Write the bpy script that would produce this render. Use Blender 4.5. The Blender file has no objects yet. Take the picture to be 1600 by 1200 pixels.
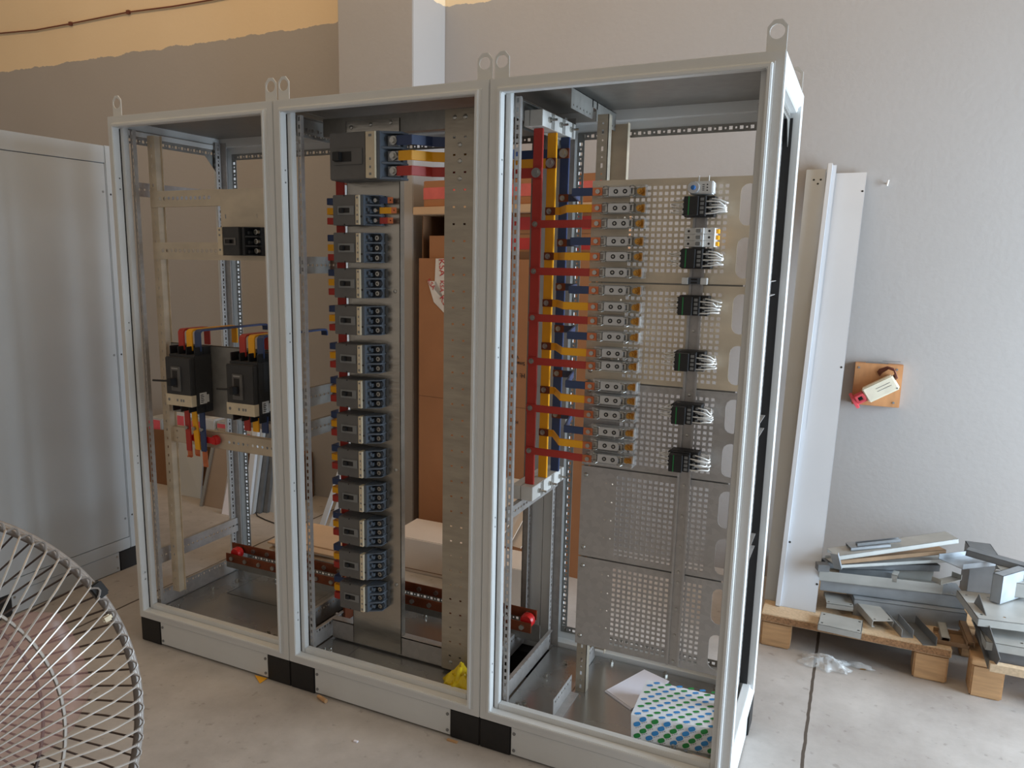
import bpy, bmesh, math, random
from mathutils import Vector, Matrix, Euler
from mathutils.geometry import tessellate_polygon

# ------------------------------------------------------------------ camera
sc = bpy.context.scene
col = sc.collection
random.seed(7)
CAMLOC = Vector((2.6188, -2.1440, 1.6143))
YAW, PITCH, ROLL, FPX, CX, CY = 0.4609, -0.1769, -0.0129, 1217.8055, 736.2375, 622.4167
_cy, _sy, _cp, _sp, _cq, _sq = (math.cos(YAW), math.sin(YAW), math.cos(PITCH), math.sin(PITCH), math.cos(ROLL), math.sin(ROLL))
CAMR = (Matrix(((_cy, -_sy, 0), (_sy, _cy, 0), (0, 0, 1))) @ Matrix(((1, 0, 0), (0, _cp, -_sp), (0, _sp, _cp)))
        @ Matrix(((_cq, 0, _sq), (0, 1, 0), (-_sq, 0, _cq))))          # columns: right, forward, up
cam = bpy.data.cameras.new('camera')
camo = bpy.data.objects.new('camera', cam)
col.objects.link(camo)
m3 = Matrix((CAMR.col[0], CAMR.col[2], -CAMR.col[1])).transposed()
camo.matrix_world = Matrix.Translation(CAMLOC) @ m3.to_4x4()
cam.sensor_width = 36.0
cam.lens = FPX * 36.0 / 1600.0
cam.shift_x = (800 - CX) / 1600.0
cam.shift_y = (CY - 600) / 1600.0
cam.clip_start = 0.02
sc.camera = camo


def at(px, py, X=None, Y=None, Z=None):
    """a measured point of the photograph, taken to a plane of the place"""
    d = CAMR @ Vector(((px - CX) / FPX, 1.0, -(py - CY) / FPX))
    if X is not None:
        t = (X - CAMLOC.x) / d.x
    elif Y is not None:
        t = (Y - CAMLOC.y) / d.y
    else:
        t = (Z - CAMLOC.z) / d.z
    return CAMLOC + d * t


# ------------------------------------------------------------------ light
sc.view_settings.view_transform = 'Standard'
sc.view_settings.look = 'None'
sc.view_settings.exposure = 0.0
sc.view_settings.gamma = 1.0
sc.view_settings.use_curve_mapping = False
sc.cycles.use_denoising = True
sc.cycles.max_bounces = 8

world = bpy.data.worlds.new('hall_daylight')
sc.world = world
world.use_nodes = True
wn = world.node_tree.nodes
wn['Background'].inputs[0].default_value = (1.0, 0.92, 0.84, 1)
wn['Background'].inputs[1].default_value = 0.36


def area(name, loc, target, sx, sy, power, color):
    l = bpy.data.lights.new(name, 'AREA')
    l.shape = 'RECTANGLE'
    l.size, l.size_y, l.energy, l.color = sx, sy, power, color
    o = bpy.data.objects.new(name, l)
    col.objects.link(o)
    o.location = loc
    o.rotation_euler = (Vector(target) - Vector(loc)).to_track_quat('-Z', 'Y').to_euler()
    return o


area('daylight_through_gate', (5.8, 0.75, 1.25), (0.0, 0.75, 0.75), 2.3, 2.5, 330, (0.69, 0.85, 1.0))
area('added_warm_wall_fill', (0.3, -0.1, 5.0), (0.0, 2.0, 2.9), 7.0, 0.9, 76, (1.0, 0.70, 0.42))  # added warm light for the upper wall; no such opening is known


# ------------------------------------------------------------------ materials
def lin(c):
    return tuple((x / 12.92 if x <= 0.04045 else ((x + 0.055) / 1.055) ** 2.4) for x in [k / 255.0 for k in c]) + (1.0,)


MATS = {}


def mat(name, rgb, rough=0.5, metal=0.0, var=0.06, scale=8.0, bump=0.0, bscale=60.0, stretch=None, rvar=0.0, spec=0.5, trans=0.0, alpha=1.0, voronoi=False, rgb2=None):
    m = bpy.data.materials.new(name)
    m.use_nodes = True
    nt = m.node_tree
    N, L = nt.nodes, nt.links
    b = N['Principled BSDF']
    b.inputs['Roughness'].default_value = rough
    b.inputs['Metallic'].default_value = metal
    b.inputs['Specular IOR Level'].default_value = spec
    b.inputs['Transmission Weight'].default_value = trans
    b.inputs['Alpha'].default_value = alpha
    c = lin(rgb)
    tc = N.new('ShaderNodeTexCoord')
    mp = N.new('ShaderNodeMapping')
    L.new(tc.outputs['Object'], mp.inputs[0])
    if stretch:
        mp.inputs['Scale'].default_value = stretch
    if voronoi:
        nz = N.new('ShaderNodeTexVoronoi')
        nz.inputs['Scale'].default_value = scale
        fac = nz.outputs['Color']
    else:
        nz = N.new('ShaderNodeTexNoise')
        nz.inputs['Scale'].default_value = scale
        nz.inputs['Detail'].default_value = 5
        fac = nz.outputs['Fac']
    L.new(mp.outputs[0], nz.inputs['Vector'])
    rp = N.new('ShaderNodeValToRGB')
    rp.color_ramp.elements[0].position = 0.3
    rp.color_ramp.elements[1].position = 0.7
    c2 = lin(rgb2) if rgb2 else None
    rp.color_ramp.elements[0].color = tuple(max(0, x * (1 - var)) for x in c[:3]) + (1,)
    rp.color_ramp.elements[1].color = c2 if c2 else tuple(min(1, x * (1 + var)) for x in c[:3]) + (1,)
    L.new(fac, rp.inputs[0])
    L.new(rp.outputs[0], b.inputs['Base Color'])
    if rvar:
        mr = N.new('ShaderNodeMapRange')
        mr.inputs[3].default_value = max(0.02, rough - rvar)
        mr.inputs[4].default_value = rough + rvar
        L.new(nz.outputs[0], mr.inputs[0])
        L.new(mr.outputs[0], b.inputs['Roughness'])
    if bump:
        n2 = N.new('ShaderNodeTexNoise')
        n2.inputs['Scale'].default_value = bscale
        n2.inputs['Detail'].default_value = 4
        L.new(mp.outputs[0], n2.inputs['Vector'])
        bp = N.new('ShaderNodeBump')
        bp.inputs['Strength'].default_value = bump
        bp.inputs['Distance'].default_value = 0.01
        L.new(n2.outputs['Fac'], bp.inputs['Height'])
        L.new(bp.outputs[0], b.inputs['Normal'])
    MATS[name] = m
    return m


def M(n):
    return MATS[n]


mat('grey_paint', (214, 216, 216), 0.38, 0, 0.03, 3, 0.04, 250)
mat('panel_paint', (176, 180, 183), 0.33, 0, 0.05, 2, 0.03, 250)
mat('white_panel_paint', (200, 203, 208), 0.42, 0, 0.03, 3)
mat('galvanised', (170, 166, 163), 0.40, 0.4, 0.05, 60, 0.02, 40, voronoi=True, rvar=0.04)
mat('galvanised_dull', (150, 148, 143), 0.48, 0.75, 0.10, 30, 0.03, 50, rvar=0.08)
mat('galvanised_warm', (206, 192, 170), 0.38, 0.4, 0.14, 7, 0.04, 40, stretch=(1, 1, 2), rvar=0.10)  # lighter zinc; reflections of the bright surroundings are put into colour and mottling
mat('galvanised_rough', (168, 158, 142), 0.40, 0.5, 0.12, 9, 0.10, 30, stretch=(1, 1, 4), rvar=0.08)
mat('scrap_zinc', (158, 163, 168), 0.45, 0.5, 0.14, 12, 0.04, 40, rvar=0.08)
mat('scrap_zinc_dark', (120, 122, 124), 0.48, 0.55, 0.16, 10, 0.04, 40)
mat('scrap_white', (170, 170, 166), 0.5, 0.3, 0.12, 9)
mat('rust_brown', (140, 112, 84), 0.7, 0.1, 0.2, 10)
mat('steel_bolt', (180, 178, 172), 0.3, 0.95, 0.1, 200)
mat('black_plastic', (26, 25, 26), 0.5, 0, 0.1, 40)
mat('plinth_black', (24, 22, 22), 0.55, 0, 0.15, 25, 0.05, 120)
mat('breaker_grey', (96, 94, 92), 0.5, 0, 0.08, 20, 0.03, 300)
mat('breaker_blue_grey', (88, 96, 106), 0.5, 0, 0.10, 25, 0.03, 300)
mat('breaker_dark', (52, 52, 53), 0.5, 0, 0.10, 20, 0.03, 300)
mat('breaker_darker', (32, 34, 38), 0.5, 0, 0.10, 20)
mat('bezel_grey', (125, 126, 126), 0.4, 0, 0.05, 20)
mat('cream_label', (212, 198, 172), 0.6, 0, 0.05, 40)
mat('white_plastic', (222, 222, 220), 0.4, 0, 0.03, 30)
mat('insulator_white', (205, 203, 198), 0.55, 0, 0.05, 30, 0.03, 200)
mat('ink', (40, 38, 38), 0.7)
mat('red_sleeve', (178, 54, 44), 0.45, 0, 0.08, 12, 0.04, 90)
mat('yellow_sleeve', (242, 172, 12), 0.45, 0, 0.06, 12, 0.04, 90)
mat('blue_sleeve', (50, 66, 104), 0.45, 0, 0.08, 12, 0.04, 90)
mat('copper', (205, 122, 84), 0.38, 0.85, 0.15, 30, 0.03, 80)
mat('copper_dark', (128, 70, 46), 0.5, 0.6, 0.2, 18)
mat('red_plastic', (200, 28, 30), 0.35, 0, 0.05, 20)
mat('panel_zinc', (172, 166, 156), 0.24, 0.85, 0.10, 7, 0.06, 22, stretch=(1, 1, 3), rvar=0.07)
mat('board_brown', (150, 130, 112), 0.7, 0, 0.06, 6)
mat('zinc_block', (200, 200, 200), 0.35, 0.4, 0.06, 60)
mat('pan_zinc', (176, 176, 174), 0.26, 0.85, 0.06, 5, 0.03, 30, rvar=0.08)
mat('clear_cover', (235, 238, 240), 0.06, 0, 0.0, 20, trans=0.0, alpha=0.16, spec=0.8)
mat('brass', (190, 142, 70), 0.35, 0.9, 0.1, 60)
mat('green_plastic', (20, 120, 60), 0.45)
mat('blue_plastic', (46, 110, 180), 0.4)
mat('white_wire', (232, 230, 226), 0.45, 0, 0.03, 40)
mat('cardboard', (166, 114, 76), 0.8, 0, 0.06, 5, 0.03, 60)
mat('cardboard_inside', (120, 84, 56), 0.85, 0, 0.08, 5)
mat('cardboard_pale', (205, 170, 134), 0.8, 0, 0.06, 6)
mat('carton_white', (208, 192, 176), 0.75, 0, 0.04, 5)
mat('paper_white', (232, 230, 240), 0.7, 0, 0.02, 6)
mat('red_tape', (186, 58, 54), 0.5, 0, 0.1, 14)
mat('pink_tape', (212, 104, 96), 0.5, 0, 0.12, 14)
mat('tape_white', (222, 214, 206), 0.3, 0, 0.05, 20)
mat('chipboard', (194, 170, 140), 0.8, 0, 0.14, 90, 0.1, 90)
mat('chipboard_edge', (150, 112, 78), 0.85, 0, 0.35, 140, 0.2, 150)
mat('pine_wood', (188, 148, 106), 0.7, 0, 0.16, 9, 0.08, 50, stretch=(1, 7, 7))
mat('plywood_orange', (190, 136, 90), 0.55, 0, 0.12, 9, 0.04, 60, stretch=(4, 1, 1))
mat('socket_cream', (226, 220, 200), 0.5, 0, 0.06, 20)
mat('plug_red', (196, 72, 80), 0.5, 0, 0.12, 20)
mat('pink_label', (226, 96, 110), 0.5, 0, 0.1, 14)
mat('brown_cable', (110, 60, 44), 0.5)
mat('yellow_film', (236, 208, 30), 0.3, 0, 0.12, 25, 0.1, 40, alpha=0.78)
mat('clear_film', (226, 230, 232), 0.12, 0, 0.05, 25, 0.2, 60, alpha=0.2, spec=0.8)
mat('fan_wire', (168, 160, 152), 0.4, 0.3, 0.08, 20)
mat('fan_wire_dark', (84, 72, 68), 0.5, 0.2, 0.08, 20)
mat('fan_rim', (128, 120, 114), 0.45, 0.2, 0.08, 20)
mat('fan_blade', (176, 128, 118), 0.3, 0, 0.06, 6, alpha=0.2)
mat('fan_body', (60, 40, 42), 0.45, 0, 0.08, 10)
mat('pattern_green', (30, 134, 62), 0.5)
mat('pattern_blue', (48, 134, 200), 0.5)
mat('carton_print_white', (226, 228, 232), 0.5, 0, 0.02, 6)


def wall_material(paint_z, y0):
    m = bpy.data.materials.new('wall_paint')
    m.use_nodes = True
    nt = m.node_tree
    N, L = nt.nodes, nt.links
    b = N['Principled BSDF']
    b.inputs['Roughness'].default_value = 0.62
    b.inputs['Specular IOR Level'].default_value = 0.3
    g = N.new('ShaderNodeNewGeometry')
    sx = N.new('ShaderNodeSeparateXYZ')
    L.new(g.outputs['Position'], sx.inputs[0])
    n1 = N.new('ShaderNodeTexNoise')
    n1.inputs['Scale'].default_value = 4.5
    n1.inputs['Detail'].default_value = 8
    n1.inputs['Roughness'].default_value = 0.65
    mp = N.new('ShaderNodeMapping')
    mp.inputs['Scale'].default_value = (1.6, 1, 0.5)
    L.new(g.outputs['Position'], mp.inputs[0])
    L.new(mp.outputs[0], n1.inputs['Vector'])
    ad = N.new('ShaderNodeMath')
    ad.operation = 'MULTIPLY_ADD'
    ad.inputs[1].default_value = 0.07
    L.new(n1.outputs['Fac'], ad.inputs[0])
    L.new(sx.outputs['Z'], ad.inputs[2])
    gt = N.new('ShaderNodeMath')
    gt.operation = 'GREATER_THAN'
    gt.inputs[1].default_value = paint_z + 0.035
    L.new(ad.outputs[0], gt.inputs[0])
    n2 = N.new('ShaderNodeTexNoise')
    n2.inputs['Scale'].default_value = 1.3
    n2.inputs['Detail'].default_value = 6
    L.new(g.outputs['Position'], n2.inputs['Vector'])
    r1 = N.new('ShaderNodeValToRGB')
    r1.color_ramp.elements[0].color = lin((162, 158, 155))
    r1.color_ramp.elements[1].color = lin((172, 168, 166))
    L.new(n2.outputs['Fac'], r1.inputs[0])
    r2 = N.new('ShaderNodeValToRGB')
    r2.color_ramp.elements[0].color = lin((224, 202, 168))
    r2.color_ramp.elements[1].color = lin((236, 216, 184))
    L.new(n2.outputs['Fac'], r2.inputs[0])
    mx = N.new('ShaderNodeMix')
    mx.data_type = 'RGBA'
    L.new(gt.outputs[0], mx.inputs['Factor'])
    L.new(r1.outputs[0], mx.inputs['A'])
    L.new(r2.outputs[0], mx.inputs['B'])
    L.new(mx.outputs['Result'], b.inputs['Base Color'])
    n3 = N.new('ShaderNodeTexNoise')
    n3.inputs['Scale'].default_value = 40
    L.new(g.outputs['Position'], n3.inputs['Vector'])
    bp = N.new('ShaderNodeBump')
    bp.inputs['Strength'].default_value = 0.08
    bp.inputs['Distance'].default_value = 0.01
    L.new(n3.outputs['Fac'], bp.inputs['Height'])
    L.new(bp.outputs[0], b.inputs['Normal'])
    MATS['wall_paint'] = m


def floor_material():
    m = bpy.data.materials.new('concrete')
    m.use_nodes = True
    nt = m.node_tree
    N, L = nt.nodes, nt.links
    b = N['Principled BSDF']
    b.inputs['Roughness'].default_value = 0.6
    b.inputs['Specular IOR Level'].default_value = 0.35
    g = N.new('ShaderNodeNewGeometry')
    n1 = N.new('ShaderNodeTexNoise')
    n1.inputs['Scale'].default_value = 2.6
    n1.inputs['Detail'].default_value = 9
    n1.inputs['Roughness'].default_value = 0.68
    L.new(g.outputs['Position'], n1.inputs['Vector'])
    r1 = N.new('ShaderNodeValToRGB')
    r1.color_ramp.elements[0].position = 0.32
    r1.color_ramp.elements[1].position = 0.68
    r1.color_ramp.elements[0].color = lin((160, 153, 148))
    r1.color_ramp.elements[1].color = lin((188, 182, 177))
    L.new(n1.outputs['Fac'], r1.inputs[0])
    n4 = N.new('ShaderNodeTexNoise')
    n4.inputs['Scale'].default_value = 26
    n4.inputs['Detail'].default_value = 3
    L.new(g.outputs['Position'], n4.inputs['Vector'])
    r4 = N.new('ShaderNodeValToRGB')
    r4.color_ramp.elements[0].position = 0.28
    r4.color_ramp.elements[1].position = 0.36
    r4.color_ramp.elements[0].color = (0.62, 0.6, 0.58, 1)
    r4.color_ramp.elements[1].color = (1, 1, 1, 1)
    L.new(n4.outputs['Fac'], r4.inputs[0])
    mu = N.new('ShaderNodeMix')
    mu.data_type = 'RGBA'
    mu.blend_type = 'MULTIPLY'
    mu.inputs['Factor'].default_value = 0.6
    L.new(r1.outputs[0], mu.inputs['A'])
    L.new(r4.outputs[0], mu.inputs['B'])
    # sawn joints between the slabs
    sx = N.new('ShaderNodeSeparateXYZ')
    L.new(g.outputs['Position'], sx.inputs[0])
    n2 = N.new('ShaderNodeTexNoise')
    n2.inputs['Scale'].default_value = 14
    L.new(g.outputs['Position'], n2.inputs['Vector'])
    fac = None
    for xj, wd in ((2.578, 0.0055), (-0.335, 0.006)):
        s = N.new('ShaderNodeMath')
        s.operation = 'SUBTRACT'
        s.inputs[1].default_value = xj
        L.new(sx.outputs['X'], s.inputs[0])
        w = N.new('ShaderNodeMath')
        w.operation = 'MULTIPLY_ADD'
        w.inputs[1].default_value = 0.008
        L.new(n2.outputs['Fac'], w.inputs[0])
        L.new(s.outputs[0], w.inputs[2])
        w2 = N.new('ShaderNodeMath')
        w2.operation = 'SUBTRACT'
        w2.inputs[1].default_value = 0.004
        L.new(w.outputs[0], w2.inputs[0])
        a = N.new('ShaderNodeMath')
        a.operation = 'ABSOLUTE'
        L.new(w2.outputs[0], a.inputs[0])
        lt = N.new('ShaderNodeMath')
        lt.operation = 'LESS_THAN'
        lt.inputs[1].default_value = wd
        L.new(a.outputs[0], lt.inputs[0])
        if fac is None:
            fac = lt.outputs[0]
        else:
            mxx = N.new('ShaderNodeMath')
            mxx.operation = 'MAXIMUM'
            L.new(fac, mxx.inputs[0])
            L.new(lt.outputs[0], mxx.inputs[1])
            fac = mxx.outputs[0]
    mj = N.new('ShaderNodeMix')
    mj.data_type = 'RGBA'
    L.new(fac, mj.inputs['Factor'])
    L.new(mu.outputs['Result'], mj.inputs['A'])
    mj.inputs['B'].default_value = lin((84, 74, 66))
    L.new(mj.outputs['Result'], b.inputs['Base Color'])
    bp = N.new('ShaderNodeBump')
    bp.inputs['Strength'].default_value = 0.12
    bp.inputs['Distance'].default_value = 0.01
    L.new(n4.outputs['Fac'], bp.inputs['Height'])
    L.new(bp.outputs[0], b.inputs['Normal'])
    MATS['concrete'] = m


wall_material(3.012, 2.0)
floor_material()


# ------------------------------------------------------------------ mesh building
class MB:
    def __init__(self):
        self.v, self.f, self.m, self.mi = [], [], [], 0

    def add(self, vs, fs):
        n = len(self.v)
        self.v += [Vector(p) for p in vs]
        for f in fs:
            self.f.append([n + i for i in f])
            self.m.append(self.mi)
        return self

    def box(self, x0, x1, y0, y1, z0, z1):
        vs = [(x, y, z) for z in (z0, z1) for y in (y0, y1) for x in (x0, x1)]
        return self.add(vs, [(0, 2, 3, 1), (4, 5, 7, 6), (0, 1, 5, 4), (2, 6, 7, 3), (0, 4, 6, 2), (1, 3, 7, 5)])

    def prism(self, poly, axis, h0, h1):
        """extrude a 2-D polygon along an axis; poly holds the two other coordinates in x,y,z order"""
        def p3(a, b, h):
            return {'x': (h, a, b), 'y': (a, h, b), 'z': (a, b, h)}[axis]
        n = len(poly)
        vs = [p3(a, b, h0) for a, b in poly] + [p3(a, b, h1) for a, b in poly]
        fs = [(i, (i + 1) % n, n + (i + 1) % n, n + i) for i in range(n)]
        fs += [tuple(range(n - 1, -1, -1)), tuple(range(n, 2 * n))]
        return self.add(vs, fs)

    def cyl(self, p0, p1, r, n=12, r1=None):
        p0, p1 = Vector(p0), Vector(p1)
        d = (p1 - p0).normalized()
        a = d.orthogonal().normalized()
        b = d.cross(a)
        r1 = r if r1 is None else r1
        vs = [p0 + (a * math.cos(t) + b * math.sin(t)) * r for t in [2 * math.pi * i / n for i in range(n)]]
        vs += [p1 + (a * math.cos(t) + b * math.sin(t)) * r1 for t in [2 * math.pi * i / n for i in range(n)]]
        fs = [(i, (i + 1) % n, n + (i + 1) % n, n + i) for i in range(n)]
        fs += [tuple(range(n - 1, -1, -1)), tuple(range(n, 2 * n))]
        return self.add(vs, fs)

    def tube(self, pts, r, n=8, closed=False):
        pts = [Vector(p) for p in pts]
        k = len(pts)
        vs, prev = [], None
        for i, p in enumerate(pts):
            if closed:
                d = pts[(i + 1) % k] - pts[i - 1]
            else:
                d = pts[min(i + 1, k - 1)] - pts[max(i - 1, 0)]
            d.normalize()
            a = d.orthogonal().normalized() if prev is None else (prev - d * prev.dot(d)).normalized()
            prev = a
            b = d.cross(a)
            vs += [p + (a * math.cos(t) + b * math.sin(t)) * r for t in [2 * math.pi * j / n for j in range(n)]]
        fs = []
        for i in range(k if closed else k - 1):
            o, q = i * n, ((i + 1) % k) * n
            fs += [(o + j, o + (j + 1) % n, q + (j + 1) % n, q + j) for j in range(n)]
        if not closed:
            fs += [tuple(range(n - 1, -1, -1)), tuple(range((k - 1) * n, k * n))]
        return self.add(vs, fs)

    def strip(self, pts, w, t):
        """flat bar: follows pts, w = its width as a vector, t = its thickness"""
        pts = [Vector(p) for p in pts]
        w = Vector(w)
        k = len(pts)
        vs = []
        for i, p in enumerate(pts):
            ds = []
            if i > 0:
                ds.append((pts[i] - pts[i - 1]).normalized())
            if i < k - 1:
                ds.append((pts[i + 1] - pts[i]).normalized())
            ns = [w.cross(d).normalized() for d in ds]
            n = sum(ns, Vector()).normalized()
            sc_ = 1.0 / max(0.35, n.dot(ns[0]))
            o = n * (t * 0.5 * sc_)
            vs += [p - w * .5 - o, p + w * .5 - o, p + w * .5 + o, p - w * .5 + o]
        fs = []
        for i in range(k - 1):
            a, b = i * 4, i * 4 + 4
            fs += [(a + j, a + (j + 1) % 4, b + (j + 1) % 4, b + j) for j in range(4)]
        fs += [(3, 2, 1, 0), tuple(range((k - 1) * 4, k * 4))]
        return self.add(vs, fs)

    def plate(self, outer, holes, O, U, V, t):
        """sheet with real holes: outlines in (u, v), origin O, axes U and V, thickness t along U x V"""
        O, U, V = Vector(O), Vector(U), Vector(V)
        W = U.cross(V).normalized() * t
        loops = [outer] + list(holes)
        tri = tessellate_polygon([[Vector((a, b, 0)) for a, b in lp] for lp in loops])
        flat = [p for lp in loops for p in lp]
        n = len(flat)
        vs = [O + U * a + V * b for a, b in flat]
        vs += [p + W for p in vs]
        fs = [tuple(reversed(f)) for f in tri] + [tuple(i + n for i in f) for f in tri]
        s = 0
        for lp in loops:
            k = len(lp)
            for i in range(k):
                a, b = s + i, s + (i + 1) % k
                fs.append((a, b, b + n, a + n))
            s += k
        return self.add(vs, fs)

    def sheet(self, P0, P1, P2, P3, t):
        """thin four-cornered sheet"""
        q = [Vector(p) for p in (P0, P1, P2, P3)]
        nrm = (q[1] - q[0]).cross(q[3] - q[0]).normalized() * t
        return self.add(q + [p + nrm for p in q], [(3, 2, 1, 0), (4, 5, 6, 7), (0, 1, 5, 4), (1, 2, 6, 5), (2, 3, 7, 6), (3, 0, 4, 7)])

    def lathe(self, prof, c, n=24, axis='z'):
        vs = []
        for r, h in prof:
            for i in range(n):
                a = 2 * math.pi * i / n
                p = (r * math.cos(a), r * math.sin(a), h)
                if axis == 'y':
                    p = (p[0], p[2], p[1])
                elif axis == 'x':
                    p = (p[2], p[0], p[1])
                vs.append(Vector(c) + Vector(p))
        fs = []
        for k in range(len(prof) - 1):
            fs += [(k * n + i, k * n + (i + 1) % n, (k + 1) * n + (i + 1) % n, (k + 1) * n + i) for i in range(n)]
        fs += [tuple(range(n - 1, -1, -1)), tuple(range((len(prof) - 1) * n, len(prof) * n))]
        return self.add(vs, fs)

    def ring(self, prof, w, h, fn, gap=0.0):
        """a mitred rectangular frame w x h: prof = closed outline of (inset, depth); fn maps (a, b, depth) to space"""
        n = len(prof)
        vs = []
        for d, y in prof:
            d += gap
            vs += [fn(d, d, y), fn(w - d, d, y), fn(w - d, h - d, y), fn(d, h - d, y)]
        fs = []
        for i in range(n):
            a, b = i * 4, ((i + 1) % n) * 4
            for j in range(4):
                fs.append((a + j, a + (j + 1) % 4, b + (j + 1) % 4, b + j))
        return self.add(vs, fs)

    def turn(self, mtx, start=0):
        for i in range(start, len(self.v)):
            self.v[i] = mtx @ self.v[i]
        return self

    def build(self, name, mats, parent=None, off=(0, 0, 0), bevel=0.0, smooth=True, ang=40, seg=2):
        me = bpy.data.meshes.new(name)
        off = Vector(off)
        me.from_pydata([p - off for p in self.v], [], self.f)
        mats = [mats] if isinstance(mats, str) else mats
        for x in mats:
            me.materials.append(M(x))
        for p, i in zip(me.polygons, self.m):
            p.material_index = min(i, len(mats) - 1)
        bm = bmesh.new()
        bm.from_mesh(me)
        bmesh.ops.recalc_face_normals(bm, faces=bm.faces)
        if bevel:
            es = [e for e in bm.edges if len(e.link_faces) == 2 and e.calc_face_angle(0) > 0.6]
            bmesh.ops.bevel(bm, geom=es, offset=bevel, segments=seg, affect='EDGES', clamp_overlap=True)
        bm.to_mesh(me)
        bm.free()
        if smooth:
            me.polygons.foreach_set('use_smooth', [True] * len(me.polygons))
            me.set_sharp_from_angle(angle=math.radians(ang))
        o = bpy.data.objects.new(name, me)
        col.objects.link(o)
        if parent is not None:
            o.parent = parent
        return o


    def build_each(self, name, mats, parent=None, off=(0, 0, 0), bevel=0.0, **k):
        """every separate piece of this mesh becomes an object of its own"""
        par = list(range(len(self.v)))

        def find(i):
            while par[i] != i:
                par[i] = par[par[i]]
                i = par[i]
            return i
        for f in self.f:
            for i in f[1:]:
                par[find(i)] = find(f[0])
        groups = {}
        for i in range(len(self.v)):
            groups.setdefault(find(i), []).append(i)
        boxes = []
        for g, ids in groups.items():
            lo = Vector([min(self.v[i][c] for i in ids) for c in range(3)])
            hi = Vector([max(self.v[i][c] for i in ids) for c in range(3)])
            boxes.append([lo, hi, {g}])
        merged = True
        while merged:
            merged = False
            for i in range(len(boxes)):
                for j in range(i + 1, len(boxes)):
                    a, b = boxes[i], boxes[j]
                    if all(a[0][c] - 0.0004 <= b[1][c] and b[0][c] - 0.0004 <= a[1][c] for c in range(3)):
                        a[0] = Vector([min(a[0][c], b[0][c]) for c in range(3)])
                        a[1] = Vector([max(a[1][c], b[1][c]) for c in range(3)])
                        a[2] |= b[2]
                        boxes.pop(j)
                        merged = True
                        break
                if merged:
                    break
        out = []
        for lo, hi, gs in boxes:
            mb = MB()
            idx = {}
            for f, mi in zip(self.f, self.m):
                if find(f[0]) in gs:
                    q = []
                    for i in f:
                        if i not in idx:
                            idx[i] = len(mb.v)
                            mb.v.append(self.v[i])
                        q.append(idx[i])
                    mb.f.append(q)
                    mb.m.append(mi)
            out.append(mb.build(name, mats, parent, off, bevel, **k))
        return out


def tag(o, label=None, cat=None, group=None, kind=None):
    if label:
        o['label'] = label
    if cat:
        o['category'] = cat
    if group:
        o['group'] = group
    if kind:
        o['kind'] = kind
    return o


def thing(name, label, cat, loc=(0, 0, 0), group=None, rot=None):
    o = bpy.data.objects.new(name, None)
    o.empty_display_size = 0.05
    col.objects.link(o)
    o.location = loc
    if rot:
        o.rotation_euler = rot
    return tag(o, label, cat, group)


def solo(mb, name, mats, label, cat, loc=None, group=None, rot=None, bevel=0.0, **k):
    """a thing that is a single mesh; loc = its base (mesh given in place), or with rot a local mesh placed there"""
    if loc is None:
        xs = [p.x for p in mb.v]
        ys = [p.y for p in mb.v]
        loc = ((min(xs) + max(xs)) / 2, (min(ys) + max(ys)) / 2, min(p.z for p in mb.v))
    if rot is None:
        o = mb.build(name, mats, None, loc, bevel, **k)
    else:
        o = mb.build(name, mats, None, (0, 0, 0), bevel, **k)
        o.rotation_euler = rot
    o.location = loc
    return tag(o, label, cat, group)


def copy_tree(o, parent=None):
    c = o.copy()
    col.objects.link(c)
    if parent is not None:
        c.parent = parent
    for ch in list(o.children):
        copy_tree(ch, c)
    return c


def rect(x0, x1, y0, y1):
    return [(x0, y0), (x1, y0), (x1, y1), (x0, y1)]


def disc(cx, cy, r, n=10):
    return [(cx + r * math.cos(2 * math.pi * i / n), cy + r * math.sin(2 * math.pi * i / n)) for i in range(n)]


def stadium(cx, cy, w, h, n=6):
    r = w / 2
    a = [(cx + r * math.cos(math.pi * i / n), cy + h / 2 - r + r * math.sin(math.pi * i / n)) for i in range(n + 1)]
    b = [(cx - r * math.cos(math.pi * i / n), cy - h / 2 + r - r * math.sin(math.pi * i / n)) for i in range(n + 1)]
    return a + b


ORD = ['topmost', 'second from the top', 'third from the top', 'fourth from the top', 'fifth from the top', 'sixth from the top',
       'seventh from the top', 'eighth from the top', 'ninth from the top', 'tenth from the top', 'eleventh from the top', 'lowest']

# ------------------------------------------------------------------ the setting
mb = MB().box(-6, 7.5, -6.5, 2.2, -0.1, 0)
tag(mb.build('floor', 'concrete', smooth=False), kind='structure')
YW = 2.0
mb = MB().box(-6, 7.5, YW, YW + 0.2, 0, 5.2)
tag(mb.build('wall_back', 'wall_paint', smooth=False), kind='structure')
mb = MB().box(-6.2, -6, -6.5, 2.2, 0, 5.2)
tag(mb.build('wall_left', 'wall_paint', smooth=False), kind='structure')
mb = MB().box(-0.114, 0.368, 1.64, YW, 0, 5.2)
tag(mb.build('wall_column', 'wall_paint', bevel=0.004), kind='structure')
mb = MB().box(-6, 7.5, -6.5, 2.2, 5.2, 5.3)
tag(mb.build('ceiling', 'wall_paint', smooth=False), kind='structure')

# cable clipped along the top of the wall
pts = [at(x, y, Y=YW - 0.012) for x, y in ((-40, 57), (0, 52), (55, 47), (110, 37), (140, 31), (200, 19), (270, 10), (330, 0), (380, -10))]
mb = MB().tube(pts, 0.005, 6)
for i in (3, 5):
    mb.box(pts[i].x - 0.012, pts[i].x + 0.012, YW - 0.02, YW, pts[i].z - 0.012, pts[i].z + 0.012)
solo(mb, 'wall_cable', 'brown_cable', 'thin brown cable sagging along the cream top of the wall', 'cable')

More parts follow.
